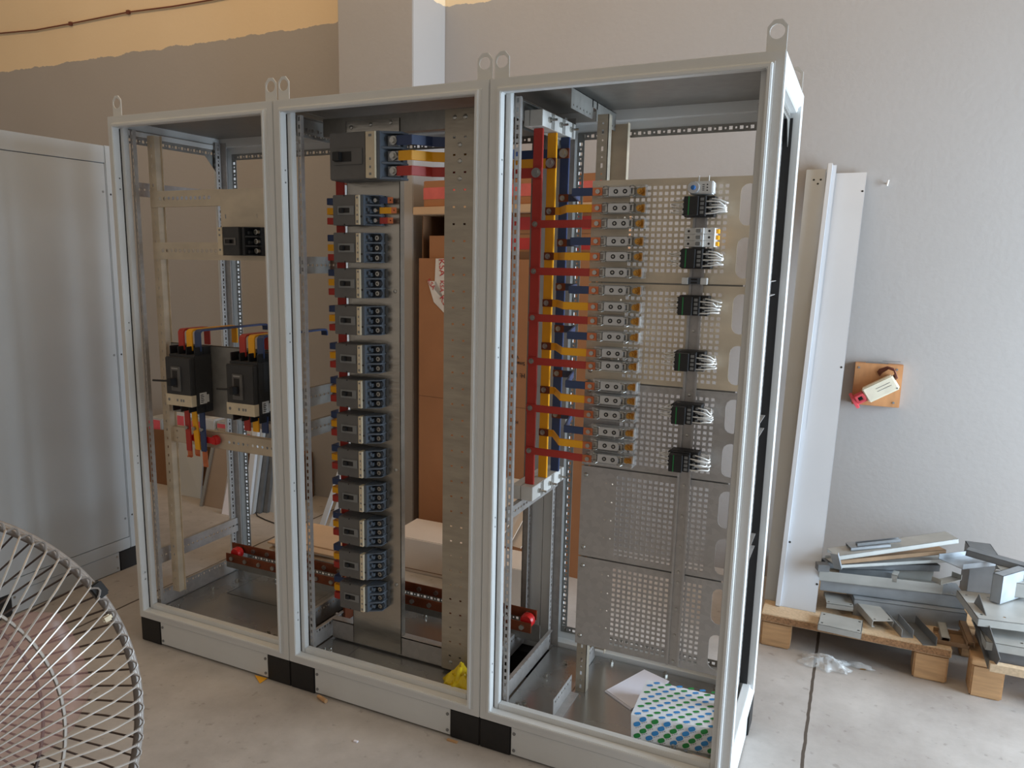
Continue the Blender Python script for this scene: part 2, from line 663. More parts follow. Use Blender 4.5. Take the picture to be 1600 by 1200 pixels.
# nail on the wall
p = at(1386, 287, Y=YW)
mb = MB().cyl((p.x, YW - 0.02, p.z), (p.x, YW, p.z), 0.003, 8).cyl((p.x, YW - 0.022, p.z - 0.012), (p.x + 0.004, YW - 0.02, p.z + 0.014), 0.004, 8)
solo(mb, 'wall_hook', 'white_plastic', 'small white hook high on the grey wall beside the leaning panels', 'hook')

# ------------------------------------------------------------------ the three open cabinets
W, D, H, PL = 0.8, 0.6, 2.127, 0.1056
FRONT = [(0, 0), (0.026, 0), (0.030, -0.013), (0.041, -0.013), (0.041, 0.020), (0.0, 0.020)]
SIDE = [(0, 0), (0.038, 0), (0.044, 0.010), (0.058, 0.010), (0.058, 0.036), (0, 0.036)]
REAR = [(0, 0), (0.075, 0), (0.075, 0.024), (0.045, 0.024), (0.045, 0.06), (0, 0.06)]


def perforated(mb, O, U, V, width, length, t, pitch=0.025, w=0.007, h=0.013, alt=None, u0=None):
    """strip of sheet with one row of rectangular holes (and small ones between them), built row by row"""
    u0 = width / 2 if u0 is None else u0
    O, U, V = Vector(O), Vector(U), Vector(V)
    N = U.cross(V).normalized() * t
    rows, y = [], 0.02
    while y + h / 2 < length - 0.004:
        rows.append((y, w, h))
        if alt and y + pitch / 2 + alt < length - 0.004:
            rows.append((y + pitch / 2, alt, alt))
        y += pitch

    def quad(a0, a1, b0, b1):
        q = [O + U * a + V * b for a, b in ((a0, b0), (a1, b0), (a1, b1), (a0, b1))]
        mb.add(q + [p + N for p in q], [(3, 2, 1, 0), (4, 5, 6, 7)])

    def wall(pts):
        q = [O + U * a + V * b for a, b in pts]
        n = len(q)
        mb.add(q + [p + N for p in q], [(i, (i + 1) % n, n + (i + 1) % n, n + i) for i in range(n)])
    last = 0.0
    for yc, ww, hh in rows:
        a, b = yc - hh / 2, yc + hh / 2
        quad(0, width, last, a)
        quad(0, u0 - ww / 2, a, b)
        quad(u0 + ww / 2, width, a, b)
        wall(rect(u0 - ww / 2, u0 + ww / 2, a, b))
        last = b
    quad(0, width, last, length)
    wall(rect(0, width, 0, length))
    return mb


def lifting_eye(x0, x1, y, face, parent, off):
    w = x1 - x0
    n = 16
    c = (w / 2, 0.050)
    hole = disc(c[0], c[1], 0.018, n)
    out = [(0, 0.0), (w, 0.0), (w, 0.062), (w - 0.014, 0.078), (0.014, 0.078), (0, 0.062)]
    mb = MB().plate(out, [hole], (x0, y, H), (1, 0, 0), (0, 0, 1), 0.004)
    mb.box(x0, x1, y - 0.004 if face < 0 else y, y + 0.04, H, H + 0.004)
    return mb.build('lifting_eye', 'grey_paint', parent, off, 0.0008)


def cabinet(i, label):
    x0 = i * W
    off = (x0, 0, 0)
    r = thing('switchgear_cabinet', label, 'electrical cabinet', off, 'open switchgear cabinets in a row')
    # front door frame with its rolled lip; screw holes on the hinge side
    mb = MB().ring(FRONT, W, H - PL, lambda a, b, y: (x0 + a, y, PL + b), 0.0007)
    fr = mb.build('front_frame', 'grey_paint', r, off, 0.0022, seg=2)
    for a, b, c, d in ((0.001, 0.059, PL + 0.001, H - 0.03), (W - 0.059, W - 0.001, PL + 0.001, H - 0.03), (0.0595, W - 0.0595, PL + 0.001, PL + 0.059)):
        MB().box(x0 + a, x0 + b, 0.0205, 0.046, c, d).build('frame_channel', 'grey_paint', r, off, 0.0018)
    mb = MB()
    for z in (0.28, 0.31, 0.78, 0.81, 1.32, 1.35, 1.86, 1.90):
        mb.cyl((x0 + 0.0412, 0.006, z), (x0 + 0.0417, 0.006, z), 0.0032, 8)
    mb.build_each('screw_hole', 'ink', fr, off)
    for a, b in ((0.0413, 0.0435), (W - 0.0435, W - 0.0413)):
        MB().box(x0 + a, x0 + b, 0.0165, 0.0204, PL + 0.045, H - 0.045).build('groove_strip', 'black_plastic', fr, off)  # thin black strip along the dark groove behind the lip
    # perforated uprights just behind the front frame
    for s in (0, 1):
        mb = MB()
        if s == 0:
            perforated(mb, (x0 + 0.0605, 0.050, PL + 0.045), (1, 0, 0), (0, 0, 1), 0.017, H - PL - 0.09, -0.0016)
            mb.box(x0 + 0.0775, x0 + 0.079, 0.046, 0.062, PL + 0.045, H - 0.045)
        else:
            perforated(mb, (x0 + W - 0.0595, 0.048, PL + 0.045), (0, 1, 0), (0, 0, 1), 0.017, H - PL - 0.09, -0.0016)
        mb.build('perforated_upright', 'galvanised', r, off)
    # rear frame with perforated inner flanges
    mb = MB().ring(REAR, W, H - PL, lambda a, b, y: (x0 + a, D - y, PL + b), 0.0007)
    rf = mb.build('rear_frame', 'grey_paint', r, off, 0.001, seg=1)
    hz = H - PL
    mb = MB()
    perforated(mb, (x0 + 0.073, D - 0.024, PL + 0.075), (1, 0, 0), (0, 0, 1), 0.026, hz - 0.15, -0.0016, 0.033, 0.011, 0.011, 0.006)
    perforated(mb, (x0 + W - 0.099, D - 0.024, PL + 0.075), (1, 0, 0), (0, 0, 1), 0.026, hz - 0.15, -0.0016, 0.033, 0.011, 0.011, 0.006)
    perforated(mb, (x0 + 0.075, D - 0.0245, H - 0.073), (0, 0, -1), (1, 0, 0), 0.026, W - 0.15, 0.0016, 0.033, 0.011, 0.011, 0.006)
    perforated(mb, (x0 + 0.075, D - 0.0245, PL + 0.10), (0, 0, -1), (1, 0, 0), 0.026, W - 0.15, 0.0016, 0.033, 0.011, 0.011, 0.006)
    mb.build('perforated_flange', 'galvanised_dull', rf, off)
    # rear posts: the perforated strip that faces into the cabinet
    for s in (0, 1):
        mb = MB()
        xs = x0 + 0.047 if s == 0 else x0 + W - 0.047
        sg = 1 if s == 0 else -1
        perforated(mb, (xs, 0.505, PL + 0.03), (0, 1, 0), (0, 0, 1), 0.032, H - PL - 0.06, 0.0016 * sg, 0.033, 0.008, 0.012, 0.005)
        mb.box(min(xs, xs + 0.03 * sg), max(xs, xs + 0.03 * sg), 0.537, 0.5386, PL + 0.03, H - 0.03)
        mb.build('rear_post', 'galvanised', r, off)
    # roof with its rails
    mb = MB().box(x0 + 0.003, x0 + W - 0.003, 0.003, D - 0.003, H - 0.012, H - 0.001)
    rp = mb.build('roof_panel', 'galvanised_dull', r, off)
    for s in (0, 1):
        mb = MB()
        xs = x0 + 0.03 if s == 0 else x0 + W - 0.03
        sg = 1 if s == 0 else -1
        perforated(mb, (xs, 0.05, H - 0.09), (0, 0, 1), (0, 1, 0), 0.05, 0.48, -0.0016 * sg, 0.033, 0.011, 0.011, 0.006, u0=0.014)
        mb.box(min(xs, xs + 0.02 * sg), max(xs, xs + 0.02 * sg), 0.05, 0.53, H - 0.042, H - 0.04)
        # gusset in the far corner
        mb.prism([(0.46, H - 0.09), (0.53, H - 0.09), (0.53, H - 0.16)], 'x', min(xs, xs + 0.0016 * sg), max(xs, xs + 0.0016 * sg))
        mb.build('roof_rail', 'galvanised_dull', r, off)
    # floor pan in three sheets, side rails, a rear rail
    mb = MB()
    zs = PL + 0.028
    cuts = [0.06, 0.6, 0.74] if i == 0 else ([0.06, 0.2, 0.74] if i == 1 else [0.06, 0.235, 0.5, 0.74])
    for a, b in zip(cuts[:-1], cuts[1:]):
        if i == 0 and b == 0.6:
            mb.box(x0 + a, x0 + b, 0.062, 0.30, zs - 0.002, zs)
            mb.box(x0 + a, x0 + 0.20, 0.30, 0.535, zs - 0.002, zs)
            mb.box(x0 + 0.203, x0 + b, 0.304, 0.535, zs - 0.002, zs)
        else:
            mb.box(x0 + a + 0.001, x0 + b - 0.001, 0.062, 0.535, zs - 0.0021, zs)
    fp = mb.build('floor_pan', 'pan_zinc', r, off)
    mb = MB()
    for bx, by in ((0.10, 0.085), (0.118, 0.10), (0.135, 0.078), (0.12, 0.3), (0.15, 0.42), (0.62, 0.09), (0.66, 0.08), (0.3, 0.51), (0.5, 0.515), (0.68, 0.51)):
        mb.cyl((x0 + bx, by, zs), (x0 + bx, by, zs + 0.007), 0.009, 6).cyl((x0 + bx, by, zs + 0.007), (x0 + bx, by, zs + 0.014), 0.0055, 8)
    mb.build_each('pan_bolt', 'steel_bolt', fp, off)
    for s in (0, 1):
        mb = MB()
        xs = x0 + 0.052 if s == 0 else x0 + W - 0.052
        sg = 1 if s == 0 else -1
        perforated(mb, (xs, 0.066, PL + 0.03), (0, 0, 1), (0, 1, 0), 0.075, 0.44, -0.0016 * sg, 0.033, 0.009, 0.009, 0.005, u0=0.058)
        mb.box(min(xs, xs + 0.014 * sg), max(xs, xs + 0.014 * sg), 0.066, 0.506, PL + 0.1045, PL + 0.106)
        mb.build('floor_rail', 'galvanised', r, off)
    # plinth
    for a in (0.0005, W - 0.1125):
        for b in (0.004, D - 0.116):
            mb = MB().box(x0 + a, x0 + a + 0.112, b, b + 0.112, 0, PL - 0.001)
            mb.build('plinth_corner', 'plinth_black', r, off, 0.003)
    for yy, nm in ((0.007, 1), (D - 0.010, 0)):
        mb = MB().box(x0 + 0.1135, x0 + W - 0.1135, yy, yy + 0.003, 0.006, PL - 0.003)
        pp = mb.build('plinth_panel', 'grey_paint', r, off, 0.0008)
        if nm:
            mb = MB()
            for a in (0.124, W - 0.124):
                for z in (0.022, 0.082):
                    mb.cyl((x0 + a, yy, z), (x0 + a, yy - 0.003, z), 0.0055, 10)
            mb.build_each('plinth_screw', 'bezel_grey', pp, off)
    # lifting eyes
    lifting_eye(x0 + 0.004, x0 + 0.05, 0.03, -1, r, off)
    lifting_eye(x0 + W - 0.052, x0 + W - 0.004, 0.03, -1, r, off)
    lifting_eye(x0 + 0.004, x0 + 0.05, D - 0.04, 1, r, off)
    lifting_eye(x0 + W - 0.052, x0 + W - 0.004, D - 0.04, 1, r, off)
    # side frames on the outer ends of the row
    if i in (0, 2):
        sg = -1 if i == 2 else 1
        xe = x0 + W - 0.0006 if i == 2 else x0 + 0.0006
        mb = MB().ring(SIDE, D - 0.002, H - PL - 0.002, lambda a, b, d: (xe + sg * d, 0.001 + a, PL + 0.001 + b), 0.0004)
        mb.build('side_frame', 'grey_paint', r, off, 0.002)
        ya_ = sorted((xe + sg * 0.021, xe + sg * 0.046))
        MB().box(ya_[0], ya_[1], 0.533, 0.5388, PL + 0.06, H - 0.075).build('side_gap_shade', 'black_plastic', r, off)  # black strip painted in for the shaded gap before the rear post
        mb = MB().box(min(xe + sg * 0.006, xe + sg * 0.009), max(xe + sg * 0.006, xe + sg * 0.009), 0.12, D - 0.12, 0.006, PL - 0.003)
        mb.build('plinth_panel', 'grey_paint', r, off)
    return r


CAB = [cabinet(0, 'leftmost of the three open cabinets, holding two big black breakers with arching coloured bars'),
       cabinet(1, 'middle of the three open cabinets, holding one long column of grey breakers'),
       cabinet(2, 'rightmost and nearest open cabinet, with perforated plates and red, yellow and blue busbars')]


def crossbar(name, x, z, h, label, y0=0.06, y1=0.54, facing=1, parent=None, m='galvanised', pitch=0.025, loc=None):
    mb = MB()
    perforated(mb, (x, y0, z - h / 2), (0, 0, 1), (0, 1, 0), h, y1 - y0, -0.002 * facing, pitch, 0.008, 0.010, 0.004)
    mb.box(min(x, x - 0.015 * facing), max(x, x - 0.015 * facing), y0, y1, z + h / 2 - 0.002, z + h / 2)
    mb.box(min(x, x - 0.015 * facing), max(x, x - 0.015 * facing), y0, y1, z - h / 2, z - h / 2 + 0.002)
    return solo(mb, name, m, label, 'crossbar')


crossbar('side_crossbar', 0.058, 0.360, 0.066, 'low perforated crossbar on the left side of the leftmost cabinet, near its floor')
crossbar('side_crossbar', 0.058, 1.865, 0.052, 'high perforated crossbar on the left side of the leftmost cabinet, near its roof')
crossbar('side_crossbar', 0.83, 1.585, 0.060, 'short crossbar left of the third and fourth breakers of the column', m='galvanised_dull')
crossbar('side_crossbar', 0.83, 1.105, 0.070, 'upper of two close crossbars left of the middle of the breaker column', m='galvanised_dull')
crossbar('side_crossbar', 0.83, 0.985, 0.060, 'lower of two close crossbars left of the middle of the breaker column', m='galvanised_dull')
crossbar('side_crossbar', 1.655, 0.800, 0.040, 'crossbar carrying the white busbar support below the coloured busbars')
for z, w in ((1.537, 'highest'), (1.10, 'middle'), (0.693, 'lowest')):
    crossbar('side_crossbar', 2.352, z, 0.045, w + ' crossbar in the open right side of the nearest cabinet', facing=-1, y0=0.04)

# the closed cabinet on the left
lx = -0.69
off = (lx - 0.6, 0.18, 0)
r = thing('switchgear_cabinet', 'closed grey cabinet side at the left edge, panelled and turned across the row', 'electrical cabinet', off)
ya, yb = -0.22, 0.58
mb = MB().box(lx - 0.9, lx - 0.022, ya, yb, PL, 2.12)
mb.build('carcass', 'panel_paint', r, off, 0.002)
for y0, y1 in ((ya, ya + 0.042), (yb - 0.042, yb)):
    mb = MB().box(lx - 0.03, lx, y0, y1, PL, 2.127)
    cp = mb.build('corner_post', 'panel_paint', r, off, 0.004)
    mb = MB()
    for z in (0.28, 1.12, 1.90):
        mb.cyl((lx - 0.001, (y0 + y1) / 2, z), (lx + 0.0005, (y0 + y1) / 2, z), 0.005, 10)
    mb.build_each('screw_hole', 'ink', cp, off)
mb = MB().box(lx - 0.03, lx - 0.001, ya + 0.0435, yb - 0.0435, 2.045, 2.125)
mb.build('top_strip', 'panel_paint', r, off, 0.002)
mb = MB().box(lx - 0.03, lx - 0.001, ya + 0.0435, yb - 0.0435, PL, 0.165)
mb.build('bottom_strip', 'panel_paint', r, off, 0.002)
mb = MB().box(lx - 0.03, lx - 0.0025, ya + 0.0445, yb - 0.0445, 0.1675, 2.0425)
sp = mb.build('side_panel', 'panel_paint', r, off, 0.002)
mb = MB()
for z in (0.27, 1.12, 1.91):
    mb.cyl((lx - 0.003, yb - 0.062, z), (lx - 0.0015, yb - 0.062, z), 0.006, 10)
mb.build_each('panel_screw', 'bezel_grey', sp, off)
for y0, y1 in ((ya, ya + 0.11), (yb - 0.11, yb)):
    MB().box(lx - 0.12, lx - 0.002, y0, y1, 0, PL - 0.001).build('plinth_corner', 'plinth_black', r, off, 0.003)
mb = MB().box(lx - 0.012, lx - 0.004, ya + 0.112, yb - 0.112, 0.004, PL - 0.002)
pp = mb.build('plinth_panel', 'panel_paint', r, off, 0.001)
mb = MB()
for y in (ya + 0.125, yb - 0.125):
    for z in (0.022, 0.082):
        mb.cyl((lx - 0.005, y, z), (lx - 0.001, y, z), 0.0055, 10)
mb.build_each('plinth_screw', 'steel_bolt', pp, off)

# ------------------------------------------------------------------ right cabinet: perforated mounting plates
YP = 0.25
ZS = [(1.857, 1.550), (1.545, 1.237), (1.232, 0.955), (0.950, 0.640), (0.635, 0.322)]
PX0, PX1 = 1.84, 2.343
for k, (zt, zb) in enumerate(ZS):
    hs = []
    z = zt - 0.026
    while z > zb + 0.02:
        for c in range(17):
            x = 1.966 + c * 0.0173
            hs.append(rect(x - 0.005, x + 0.005, z - 0.005, z + 0.005))
        z -= 0.0174
    z = zt - 0.05
    while z > zb + 0.03:
        for x in (1.925, 1.946):
            hs.append(disc(x, z, 0.0028, 6))
        z -= 0.062
    hh = zt - zb
    for f in (0.26, 0.75):
        hs.append(stadium(2.304, zt - hh * f, 0.046, 0.118 if hh > 0.29 else 0.105))
    mb = MB().plate(rect(PX0, PX1, zb, zt), hs, (0, YP, 0), (1, 0, 0), (0, 0, 1), -0.002)
    if k == 0:
        mb.box(PX0, PX1, YP + 0.002, YP + 0.014, zt - 0.0018, zt)
    mb.box(PX0, PX1, YP + 0.002, YP + 0.014, zb, zb + 0.0018)
    nm = ['with the round blue dial and the white breaker', 'holding a single contactor, just below the terminal clamp',
          'with two contactors and six fuse holders', 'bare upper one of the two plates without devices', 'lowest of all and bare, near the cabinet floor']
    o = solo(mb, 'mounting_plate', 'galvanised_warm' if k < 2 else 'galvanised', 'perforated zinc mounting plate ' +  # upper two plates coloured lighter for the light they reflect
             ['topmost, with the round blue dial and the white breaker', 'second from the top, below the small terminal clamp', 'third from the top, middle of the five',
              'fourth from the top, bare', 'lowest of the five, bare'][k], 'mounting plate', (2.09, YP, zb), 'perforated mounting plates', smooth=False)
    if k:
        MB().box(PX0 + 0.04, PX1 - 0.04, YP + 0.0145, YP + 0.0165, zt - 0.014, zt + 0.019).build('seam_blocker', 'galvanised_dull', o, (2.09, YP, zb))  # added behind the seam so that the gap looks dark
    mb = MB()
    for x in (PX0 + 0.016, PX1 - 0.012):
        for z in (zt - 0.03, zb + 0.03):
            mb.lathe([(0.0075, 0), (0.007, -0.002), (0.004, -0.0045), (0.001, -0.005)], (x, YP, z), 10, 'y')
    mb.build_each('rivet', 'steel_bolt', o, (2.09, YP, zb))

# uprights that carry the plates, roof and floor bearers
for k, (xa, w, lab) in enumerate(((1.842, 0.036, 'left perforated upright behind the mounting plates of the nearest cabinet'), (2.308, 0.036, 'right perforated upright behind the mounting plates, beside the cabinet corner'))):
    mb = MB()
    perforated(mb, (xa, YP + 0.018, PL + 0.028), (1, 0, 0), (0, 0, 1), w, H - PL - 0.1, -0.002, 0.05, 0.007, 0.014, 0.005)
    xe = xa + w
    mb.box(xe - 0.002, xe, YP + 0.018, YP + 0.05, PL + 0.028, H - 0.072)
    solo(mb, 'plate_upright', 'galvanised_rough' if k == 0 else 'galvanised', lab, 'upright')
mb = MB()
perforated(mb, (1.826, 0.07, H - 0.085), (0, 0, 1), (0, 1, 0), 0.058, 0.2, 0.002, 0.03, 0.005, 0.007, None, u0=0.012)
perforated(mb, (1.826, 0.305, H - 0.085), (0, 0, 1), (0, 1, 0), 0.058, 0.21, 0.002, 0.03, 0.005, 0.007, None, u0=0.012)
mb.box(1.78, 1.826, 0.07, 0.515, H - 0.029, H - 0.027).box(1.824, 1.826, 0.26, 0.315, H - 0.05, H - 0.027)
solo(mb, 'roof_bearer', 'galvanised_dull', 'grey sheet bearer running front to back under the nearest cabinet roof', 'bearer')
mb = MB()
perforated(mb, (1.832, 0.075, PL + 0.029), (0, 0, 1), (0, 1, 0), 0.062, 0.18, 0.002, 0.03, 0.008, 0.008, 0.004, u0=0.046)
perforated(mb, (1.832, 0.32, PL + 0.029), (0, 0, 1), (0, 1, 0), 0.062, 0.2, 0.002, 0.03, 0.008, 0.008, 0.004, u0=0.046)
mb.box(1.832, 1.86, 0.075, 0.25, PL + 0.0285, PL + 0.0305)
solo(mb, 'floor_bearer', 'galvanised', 'upright zinc angle running front to back on the nearest cabinet floor', 'bearer')
mb = MB().box(1.805, 1.807, 0.50, 0.53, PL + 0.06, H - 0.06).box(1.805, 1.872, 0.53, 0.532, PL + 0.06, H - 0.06).box(1.870, 1.872, 0.505, 0.53, PL + 0.06, H - 0.06)
solo(mb, 'rear_channel', 'galvanised_warm', 'zinc channel post at the back of the nearest cabinet, left of centre', 'upright')

# DIN rail with screws
mb = MB().box(2.158, 2.160, YP - 0.009, YP - 0.0022, 0.325, 1.835).box(2.160, 2.187, YP - 0.0042, YP - 0.0025, 0.325, 1.835).box(2.187, 2.189, YP - 0.009, YP - 0.0022, 0.325, 1.835)
mb.box(2.153, 2.160, YP - 0.0095, YP - 0.0082, 0.325, 1.835).box(2.187, 2.194, YP - 0.0095, YP - 0.0082, 0.325, 1.835)
dr = solo(mb, 'mounting_rail', 'galvanised', 'narrow vertical zinc rail that carries the contactors', 'mounting rail', (2.174, YP, 0.325))
mb = MB()
for z in (0.34, 0.43, 0.52, 0.61, 0.645, 0.73, 0.83, 0.93, 1.0, 1.09, 1.18, 1.215, 1.30, 1.41, 1.475, 1.56, 1.62):
    mb.lathe([(0.005, 0), (0.0045, -0.003), (0.001, -0.004)], (2.1735, YP - 0.004, z), 8, 'y')
mb.build_each('rail_screw', 'steel_bolt', dr, (2.174, YP, 0.325))

# fuse holders and link bars
BLUE_Y = (299, 377, 454, 527, 605, 677)
YEL_Y = (325, 401, 480, 553, 627, 699)
RED_Y = (349, 426, 502, 573, 650, 720)


def make_fuse():
    t = thing('fuse_holder', 'x', 'fuse holder')
    mb = MB().box(0, 0.142, -0.016, 0, -0.0145, 0.0145).box(0.012, 0.13, -0.024, -0.016, -0.0125, 0.0125)
    mb.build('base', 'insulator_white', t, bevel=0.0012)
    mb = MB().box(0.034, 0.102, -0.047, -0.024, -0.0135, 0.0135)
    b = mb.build('fuse_link', 'zinc_block', t, bevel=0.0015)
    mb = MB()
    for x in (0.057, 0.085):
        mb.lathe([(0.0068, 0), (0.0068, -0.0016), (0.0042, -0.0016), (0.0038, 0.0005)], (x, -0.047, 0), 16, 'y')
    mb.build_each('grip_ring', 'ink', b)
    mb = MB()
    for x in (0.057, 0.085):
        mb.lathe([(0.0035, 0), (0.0032, -0.0018), (0.0008, -0.002)], (x, -0.047, 0), 10, 'y')
    mb.build_each('rivet', 'steel_bolt', b)
    for x in (0.026, 0.107):
        mb = MB()
        for s in (-1, 1):
            mb.box(x - 0.007, x + 0.007, -0.052, -0.02, s * 0.0095 - 0.0012, s * 0.0095 + 0.0012)
            mb.tube([(x - 0.008, -0.046, s * 0.0125), (x - 0.003, -0.055, s * 0.015), (x + 0.004, -0.055, s * 0.015), (x + 0.009, -0.046, s * 0.0125)], 0.0016, 6)
        mb.box(x - 0.003, x + 0.003, -0.036, -0.02, -0.012, 0.012)
        mb.build_each('contact_clip', 'steel_bolt', t)
    mb = MB().box(0.112, 0.142, -0.022, -0.017, -0.012, 0.012).cyl((0.127, -0.022, 0), (0.127, -0.030, 0), 0.0098, 16).cyl((0.127, -0.030, 0), (0.127, -0.040, 0), 0.0088, 6)
    mb.cyl((0.127, -0.040, 0), (0.127, -0.048, 0), 0.0045, 10)
    mb.build('terminal_bolt', 'brass', t)
    mb = MB()
    for s in (-1, 1):
        mb.box(0.004, 0.150, -0.060, -0.004, s * 0.0165 - 0.0006, s * 0.0165 + 0.0006)
    mb.box(0.149, 0.150, -0.060, -0.004, -0.0165, 0.0165)
    mb.build('clear_cover', 'clear_cover', t)
    return t


fuse0 = make_fuse()
first = True
SEQ = []
for k in range(6):
    SEQ += [('blue', k, BLUE_Y[k]), ('yellow', k, YEL_Y[k]), ('red', k, RED_Y[k])]
for n, (c, k, py) in enumerate(SEQ):
    f = fuse0 if first else copy_tree(fuse0)
    first = False
    p = at(966, py, Y=0.2)
    f.location = (1.872, YP - 0.0022, p.z)
    tag(f, 'clear-covered fuse holder of the %s link bar, %s' % (c, ORD[k] if k < 5 else 'lowest of its colour'), 'fuse holder', 'fuse holders in a column')

XB = {'red': (1.668, 0.222), 'yellow': (1.676, 0.322), 'blue': (1.684, 0.422)}
for c, k, py in SEQ:
    xb, yb = XB[c]
    z = at(940, py, Y=0.2).z
    ys, ye = yb - 0.0085, 0.2055
    zl = z
    if c == 'red':
        pts = [(xb + 0.012, ys, zl), (1.80, ys, zl), (1.82, ye, z), (1.856, ye, z)]
    elif c == 'yellow':
        pts = [(xb + 0.020, ys, zl), (1.712, ys, zl), (1.775, ye, z), (1.856, ye, z)]
    else:
        pts = [(xb + 0.020, ys, zl), (1.742, ys, zl), (1.792, ye, z), (1.856, ye, z)]
    off = (xb, ys, z - 0.0135)
    o = MB().strip(pts, (0, 0, 0.024), 0.006).build('link_bar', c + '_sleeve', None, off, 0.0012)
    o.location = off
    tag(o, '%s link bar to the fuse holders, %s of its colour' % (c, ORD[k] if k < 5 else 'lowest'), 'link bar', c + ' link bars')
    MB().box(1.855, 1.886, ye - 0.002, ye + 0.002, z - 0.0115, z + 0.0115).build('copper_end', 'copper', o, off, 0.0006)
    mb = MB().cyl((1.873, ye - 0.002, z), (1.873, ye - 0.008, z), 0.0075, 6)
    mb.build('end_bolt', 'steel_bolt', o, off)
    MB().box(xb - 0.015, xb + 0.0205, ys - 0.002, ys + 0.003, z - 0.0125, z + 0.0125).build('copper_end', 'copper_dark' if c != 'red' else 'red_sleeve', o, off, 0.0006)
    mb = MB().cyl((xb - 0.001, ys - 0.002, z), (xb - 0.001, ys - 0.0045, z), 0.0088, 16).cyl((xb - 0.001, ys - 0.0045, z), (xb - 0.001, ys - 0.011, z), 0.0066, 6).cyl((xb - 0.001, ys - 0.011, z), (xb - 0.001, ys - 0.015, z), 0.0034, 8)
    mb.build('bus_bolt', 'steel_bolt', o, off)

# vertical busbars and their white supports
for c in ('red', 'yellow', 'blue'):
    xb, yb = XB[c]
    mb = MB().box(xb - 0.0155, xb + 0.0155, yb - 0.0055, yb + 0.0055, 0.868, 2.018)
    solo(mb, 'vertical_busbar', c + '_sleeve', {'red': 'front red vertical busbar carrying the red link bars', 'yellow': 'yellow vertical busbar between the red and the blue one',
                                               'blue': 'blue vertical busbar behind the yellow one'}[c], 'busbar', bevel=0.0015)
for zc, lab in ((0.845, 'lower white ribbed busbar support under the red, yellow and blue busbars'), (2.044, 'upper white ribbed busbar support under the nearest cabinet roof')):
    t = thing('busbar_support', lab, 'busbar support', (1.675, 0.34, zc - 0.024))
    for s, (xa, xc) in enumerate(((1.618 if zc < 1 else 1.633, 1.650), (1.652, 1.694))):
        mb = MB().box(xa, xc, 0.185, 0.49, zc - 0.024, zc + 0.024)
        for y in (0.262, 0.272, 0.282, 0.362, 0.372, 0.382, 0.455, 0.465):
            mb.box(xc - 0.0002 if s else xa - 0.002, xc + 0.002 if s else xa + 0.0002, y, y + 0.005, zc - 0.024, zc + 0.024)
        mb.build('clamp_half', 'insulator_white', t, (1.675, 0.34, zc - 0.024), 0.0025)
    for y in (0.24, 0.34, 0.44):
        MB().cyl((1.70, y, zc), (1.722, y, zc), 0.0035, 8).cyl((1.694, y, zc), (1.700, y, zc), 0.009, 6).build_each('clamp_bolt', 'steel_bolt', t, (1.675, 0.34, zc - 0.024))

# contactors
def wire_loop(mb, p0, p1, out, r=0.0017):
    p0, p1, out = Vector(p0), Vector(p1), Vector(out)
    pts = []
    for i in range(9):
        s = i / 8
        a = p0.lerp(p1, s)
        pts.append(a + out * math.sin(math.pi * min(1, s * 1.0)) ** 0.7 if 0 < s < 1 else a)
    mb.tube(pts, r, 6)


def make_contactor(seed):
    rnd = random.Random(seed)
    t = thing('contactor', 'x', 'contactor')
    mb = MB().box(-0.036, 0.047, -0.045, 0, -0.029, 0.029).box(-0.032, 0.026, -0.062, -0.045, -0.028, 0.028)
    for z in (-0.02, -0.007, 0.007, 0.02):
        mb.box(-0.043, -0.036, -0.040, -0.012, z - 0.004, z + 0.004)
    b = mb.build('body', 'black_plastic', t, bevel=0.0012)
    mb = MB().box(-0.029, 0.010, -0.094, -0.062, -0.026, 0.026).box(0.010, 0.028, -0.080, -0.062, -0.026, 0.026)
    fb = mb.build('front_block', 'black_plastic', t, bevel=0.0012)
    MB().box(-0.0165, -0.0135, -0.0945, -0.0938, -0.0255, 0.0255).build('green_stripe', 'green_plastic', fb)
    mb = MB()
    for z in (-0.018, -0.006, 0.006, 0.018):
        mb.box(0.014, 0.024, -0.0808, -0.08, z - 0.004, z + 0.004)
        mb.cyl((0.036, -0.045, z), (0.036, -0.050, z), 0.004, 10)
    mb.build_each('terminal_screw', 'bezel_grey', t)
    mb = MB()
    for i, z in enumerate((0.021, 0.013, 0.004, -0.004, -0.013, -0.021)):
        y0 = -0.066 if i % 2 else -0.05
        e = 0.03 + rnd.uniform(-0.003, 0.006)
        zz = z * 0.55 + rnd.uniform(-0.004, 0.004) - 0.004
        mb.tube([(0.028 if i % 2 else 0.040, y0, z), (0.050, y0 - 0.004, z * 0.95), (0.064, y0 - 0.002, z * 0.8), (0.045 + e, y0 + 0.006, zz), (0.047 + e, y0 + 0.020, zz),
                 (0.042 + e, y0 + 0.036, z * 0.7), (0.050, -0.012, z * 0.9)], 0.0021, 6)
    mb.build('right_wires', 'white_wire', t)
    mb = MB()
    for i, z in enumerate((0.021, 0.013, 0.004, -0.004, -0.013, -0.021)):
        e = 0.030 + rnd.uniform(-0.004, 0.006)
        zz = z * 0.8 + rnd.uniform(-0.004, 0.004)
        mb.tube([(-0.034, -0.042, z), (-0.048, -0.046, zz), (-0.040 - e, -0.040, zz + 0.002), (-0.043 - e, -0.026, zz), (-0.038 - e, -0.012, zz), (-0.043, -0.010, z)], 0.0012, 5)
    mb.build('left_wires', 'white_wire', t)
    return t


